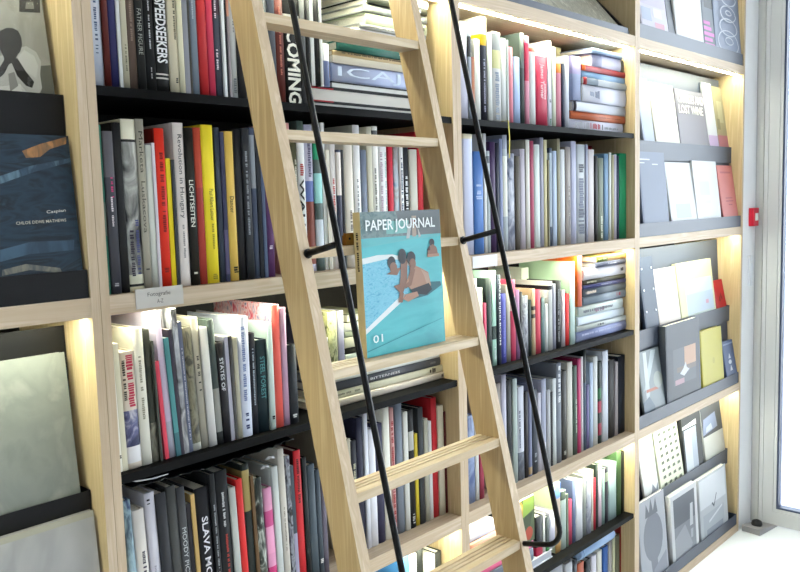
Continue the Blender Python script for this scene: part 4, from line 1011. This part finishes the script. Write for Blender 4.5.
art(r, w, h, [('8fa0c4', rect(.1, 1, .90, .94)), ('d9deea', [(.4, .52), (.62, .52), (.52, .66)]), ('d9deea', ell(.5, .42, .14, .06)), ('d9deea', [(.4, .18), (.64, .18), (.52, .34)])])
# lowest rack, upper tray
r, w, h = D('book', 'white cover with grey lower edge beside the dotted contact sheet', 'book', BT, 2, 641, 656.4, 470, 437, .010, 'dfe1e6')
art(r, w, h, [('7c8292', [(.05, .05), (.5, .2), (.6, .3), (.8, .2), (.95, .3), (.95, .05)])])
r, w, h = D('book', 'white cover printed with rows of dark dots in the lowest grey rack', 'book', BT, 2, 657, 682, 460, 421, .008, 'dfe3cd')
art(r, w, h, [('5c6356', [(.14+.21*i+.13*q, .05+.098*j+.045*s) for q, s in ((0, 0), (1, .15), (.9, 1), (.1, .9))]) for i in range(4) for j in range(9)])
r, w, h = D('book', 'silver photo cover with black edge in the lowest grey rack', 'book', BT, 2, 683.6, 703, 450, 413, .024, '2b2d30')
art(r, w, h, [('a9b3c6', rect(.08, .72, .05, .78)), ('dfe3e3', [(.02, .80), (.75, .80), (.75, .88), (.02, .84)]), ('c6ccd8', rect(.1, .45, .1, .7))])
r, w, h = D('book', 'dark sky photo cover with white lower half in the lowest grey rack', 'book', BT, 2, 703.6, 726.5, 440, 404, .014, 'd9dad6')
art(r, w, h, [('4a4f5a', rect(0, 1, .52, 1)), ('8f9cc0', [(0, .55), (.75, .6), (.7, .85), (.1, .8)]), ('c3c9dc', [(.15, .58), (.5, .6), (.45, .7), (.2, .66)]), ('2a2b2d', rect(0, 1, 0, .06))])
# lower tray
r, w, h = D('book', 'grey photo cover of a plant in a rounded vase, lowest grey rack', 'book', BT, 1, 639.5, 667, 540, 497, .012, 'b3b6bf')
art(r, w, h, [('7c808c', ell(.5, .56, .36, .27)), ('7c808c', [(.35, .35), (.6, .33), (.62, .1), (.4, .1)]), ('8f93a0', [(.45, .2), (.95, .33), (.95, .02), (.4, .02)]), ('6a6e78', [(.25, .8), (.3, .95), (.4, .84), (.48, .99), (.55, .84), (.66, .97), (.72, .8)])])
r, w, h = D('book', 'white-framed grey photo cover in the lowest grey rack', 'book', BT, 1, 671, 698, 520, 489, .020, 'dfe0e3')
art(r, w, h, [('83868f', rect(.1, .9, .05, .93)), ('5f636c', rect(.1, .9, .55, .93)), ('9b9ea6', [(.1, .05), (.1, .4), (.5, .52), (.75, .2), (.6, .05)]), ('c9cbd0', [(.68, .45), (.8, .45), (.82, .75), (.72, .75)]), ('a9acb3', [(.7, .28), (.78, .28), (.8, .4), (.7, .4)])])
r, w, h = D('book', 'silver cover with fine line drawing at the outer end, lowest grey rack', 'book', BT, 1, 699.5, 727.5, 505, 472, .018, 'c6cad0')
art(r, w, h, [('dfe3e8', rect(.02, .95, .55, .97)), ('b3b9c2', rect(.1, .85, .05, .45)), ('e3e6ea', [(.3, .3), (.8, .42), (.8, .45), (.3, .33)]), ('4f5660', [(.42, .55), (.5, .48), (.62, .66), (.6, .67), (.5, .52), (.44, .57)]), ('8f96a2', rect(.2, .8, .12, .22))])

# ------------------------------------------------------------------ covers on the black racks, bay before the ladder
ART_G[0] = .68
G1 = 'covers on the black display racks'
PAINT = ramp_mat('printed_painting', ['070d14', '0f1f2e', '182f40', '0c1620', '254152'], (7, 7, 26), .42, 'noise', 7, 2.6, contrast=(.25, .75))
ls = -.0185
def left_cover(name, label, zb, tier, wd, top, th, col, right, dz=0.):
    return display(name, label, 'book', zb, tier, 0, 0, 0, top, th, col, G1, x0=right-wd, w=wd, dz=dz, frac=1.)
r, w, h = left_cover('book', 'monochrome cover of a seated man hiding his face, in clear sleeve, black rack', ZA, 2, .215, -30, .010, 'a9a79f', ls-.008)
art(r, w, h, [(('77756f', '95938c', '86847d', 20), rect(0, 1, 0, 1)), ('5a5c50', uv((40, 66), (58, 66), (63, 100), (38, 100))),
  ('c6c4bd', uv((-30, 60), (-4, 58), (14, 50), (26, 46), (36, 52), (41, 62), (40, 75), (42, 88), (38, 97), (30, 100), (-30, 100))), ('d9d7d1', uv((17, 58), (24, 50), (34, 56), (38, 66), (36, 78), (26, 72))), ('e0ded8', uv((-10, 88), (20, 84), (30, 97), (-10, 98))),
  ('1c1a18', uv((-3, 38), (0, 31), (6, 28), (12, 28), (18, 31), (21, 37), (22, 45), (20, 52), (16, 56), (10, 60), (4, 58), (0, 50))), ('292521', uv((2, 47), (14, 49), (18, 54), (14, 62), (8, 65), (4, 60))),
  ('26231f', uv((4, 60), (9, 64), (4, 74), (-3, 80), (-6, 77))), ('24211d', uv((11, 62), (17, 58), (26, 72), (34, 82), (32, 88), (26, 86), (17, 76))), ('1f1d1b', uv((1, 50), (16, 53), (15, 55), (1, 52))),
  ('24221f', uv((19, -14), (40, -14), (40, 13), (19, 12))), ('85837c', uv((26, 2), (33, 2), (34, 9), (25, 9))), ('8f8d88', uv((8, 74), (14, 72), (18, 86), (10, 92)))])
SLV = bpy.data.materials.new('clear_sleeve'); SLV.use_nodes = True; b_ = SLV.node_tree.nodes['Principled BSDF']
b_.inputs['Base Color'].default_value = (.35, .35, .35, 1); b_.inputs['Alpha'].default_value = .12; b_.inputs['Roughness'].default_value = .12; b_.inputs['Specular IOR Level'].default_value = .6
def sleeve(root, w, h, y=-.0030):
    b = MB(); n, q = 16, 16; rnd = random.Random(3)
    V = [[b.bm.verts.new((w*i/n, (y+rnd.uniform(-.0016, .0006))*(1 if j > 5 else .2), .003+(h-.002)*j/q)) for j in range(q+1)] for i in range(n+1)]
    for i in range(n):
        for j in range(q):
            f = b.bm.faces.new((V[i][j], V[i+1][j], V[i+1][j+1], V[i][j+1])); f.smooth = True
    return b.build('clear_sleeve', SLV, root)
sleeve(r, w, h)
r, w, h = left_cover('book', 'large dark blue painted cover in the black display rack', ZA, 1, .25, 136, .014, PAINT, ls-.003)
art(r, w, h, [(('8a6038', '6a5238', 'a87444', 60), uv((22, 151), (40, 144), (66, 137), (66, 144), (50, 149), (40, 157), (26, 158))), (('3a5468', '24384a', '5a7484', 30), uv((0, 176), (30, 166), (70, 158), (71, 162), (34, 172), (0, 184))), (('24384a', '3a5468', None, 30), uv((0, 250), (30, 242), (74, 240), (74, 250), (30, 254), (0, 262))), (('7c786a', '4a4f50', None, 70), uv((2, 270), (26, 264), (60, 268), (62, 273), (30, 270), (2, 276)))], 'cover_print')
def line_text(body, col, a, b_, ht):
    (u0, v0), (u1, v1) = uv(a, b_); hh = ht
    tb = MB(); text_mesh(tb, body, lambda u, v: ((u0+(u1-u0)*u)*w, -.0012, (v0+(v1-v0)*u)*h+v*hh), 0, .004); return tb.build('cover_title', mat(col, .5), r)
line_text('Caspian', 'd3d0c6', (46.5, 214.5), (65.5, 212.5), .0062); line_text('CHLOE DEWE MATHEWS', 'c9c2b0', (16, 225), (66, 221.5), .0048)
SILV = ramp_mat('printed_silver', ['70746f', '7d817b', '777b76', '888b84'], (16, 16, 12), .45, 'noise', 8, .4, contrast=(.3, .7))
r, w, h = left_cover('book', 'silver mottled cover in the lower black display rack', ZB, 2, .24, 352, .022, SILV, ls-.013)
r, w, h = left_cover('book', 'print wrapped in clear plastic under the silver mottled cover', ZB, 1, .25, 510, .012, 'b5b3ae', ls-.003)
art(r, w, h, [(('a3a29e', 'bdbbb6', None, 14), rect(0, 1, 0, .97)), ('6d6b6e', ell(.62, .62, .12, .05)), ('cfcab2', rect(0, 1, .965, 1))])
sleeve(r, w, h)
# black plastic wrap sagging below the third shelf board
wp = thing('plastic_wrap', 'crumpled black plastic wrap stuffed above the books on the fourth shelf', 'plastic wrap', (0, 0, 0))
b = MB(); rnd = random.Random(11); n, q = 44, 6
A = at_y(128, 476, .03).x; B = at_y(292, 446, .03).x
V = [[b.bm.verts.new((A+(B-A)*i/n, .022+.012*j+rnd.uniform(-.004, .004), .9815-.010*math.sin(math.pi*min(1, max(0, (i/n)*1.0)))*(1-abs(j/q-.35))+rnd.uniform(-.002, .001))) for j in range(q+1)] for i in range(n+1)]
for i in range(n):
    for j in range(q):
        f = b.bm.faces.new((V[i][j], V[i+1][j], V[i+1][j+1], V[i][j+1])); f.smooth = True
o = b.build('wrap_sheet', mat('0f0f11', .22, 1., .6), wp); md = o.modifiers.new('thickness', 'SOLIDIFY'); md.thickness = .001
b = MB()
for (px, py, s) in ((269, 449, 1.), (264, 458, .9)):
    b = MB(); c = at_y(px, py, .022); c.z -= .020; b.tube([(c.x-.012*s, c.y, c.z), (c.x-.004*s, c.y-.004, c.z+.004*s), (c.x+.006*s, c.y-.003, c.z+.003*s), (c.x+.013*s, c.y, c.z-.002*s)], [.001, .0035*s, .0035*s, .001], 8); b.build('painted_glint', mat('c9c9cc', .15, 1., .6), wp)  # pale slivers paint the glints on the black wrap
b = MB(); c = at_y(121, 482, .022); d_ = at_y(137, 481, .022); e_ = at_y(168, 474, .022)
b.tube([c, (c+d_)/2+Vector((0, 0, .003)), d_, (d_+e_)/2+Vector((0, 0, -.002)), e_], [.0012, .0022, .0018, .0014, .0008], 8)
b.build('painted_glint', mat('c9c9cc', .15, 1., .6), wp)

# ------------------------------------------------------------------ light
def lamp(x, y, s, lx, ly):  # unseen panels added as fill, weak over the ladder, strong by the door
    t = thing('fill_light', f'added unseen white fill lamp panel {"over the ladder" if x < 1 else "near the glass door"}{" close to the shelves" if y > -1 else " out in the room"}', 'lamp', (x, y, 2.9495))
    m = MB(); m.box(-lx/2-.02, lx/2+.02, -ly/2-.02, ly/2+.02, -.05, 0); m.build('housing', mat('e6e6e6', .5), t)
    m = MB(); m.box(-lx/2, lx/2, -ly/2, ly/2, -.054, -.0505); m.build('diffuser', s, t)
FILL_L = emit('fill_diffuser', (1., .90, .80), 1.1); FILL_R = emit('fill_diffuser', (.92, .96, 1.), 5.4)
for x, y, s_ in ((-.4, -1.7, FILL_L), (1.9, -1.7, FILL_R)): lamp(x, y, s_, 1.2, .6)
wd = bpy.data.worlds.new('daylight'); SC.world = wd; wd.use_nodes = True
bg = wd.node_tree.nodes['Background']; bg.inputs[0].default_value = (.86, .93, 1., 1); bg.inputs[1].default_value = 12.0
ad = bpy.data.lights.new('window_portal', 'AREA'); ad.shape = 'RECTANGLE'; ad.size = 2.7; ad.size_y = 2.7; ad.cycles.is_portal = True; ad.energy = 1; ad.color = (.84, .91, 1.)
ao = bpy.data.objects.new('window_portal', ad); COL.objects.link(ao); ao.location = (3.02, -1.4, 1.35); ao.rotation_euler = (0, math.radians(90), 0)
vs = SC.view_settings; vs.view_transform = 'Standard'; vs.look = 'None'; vs.gamma = 1; vs.use_curve_mapping = False; vs.exposure = 0.0
SC.cycles.use_denoising = True; SC.cycles.max_bounces = 8; SC.cycles.sample_clamp_indirect = 6
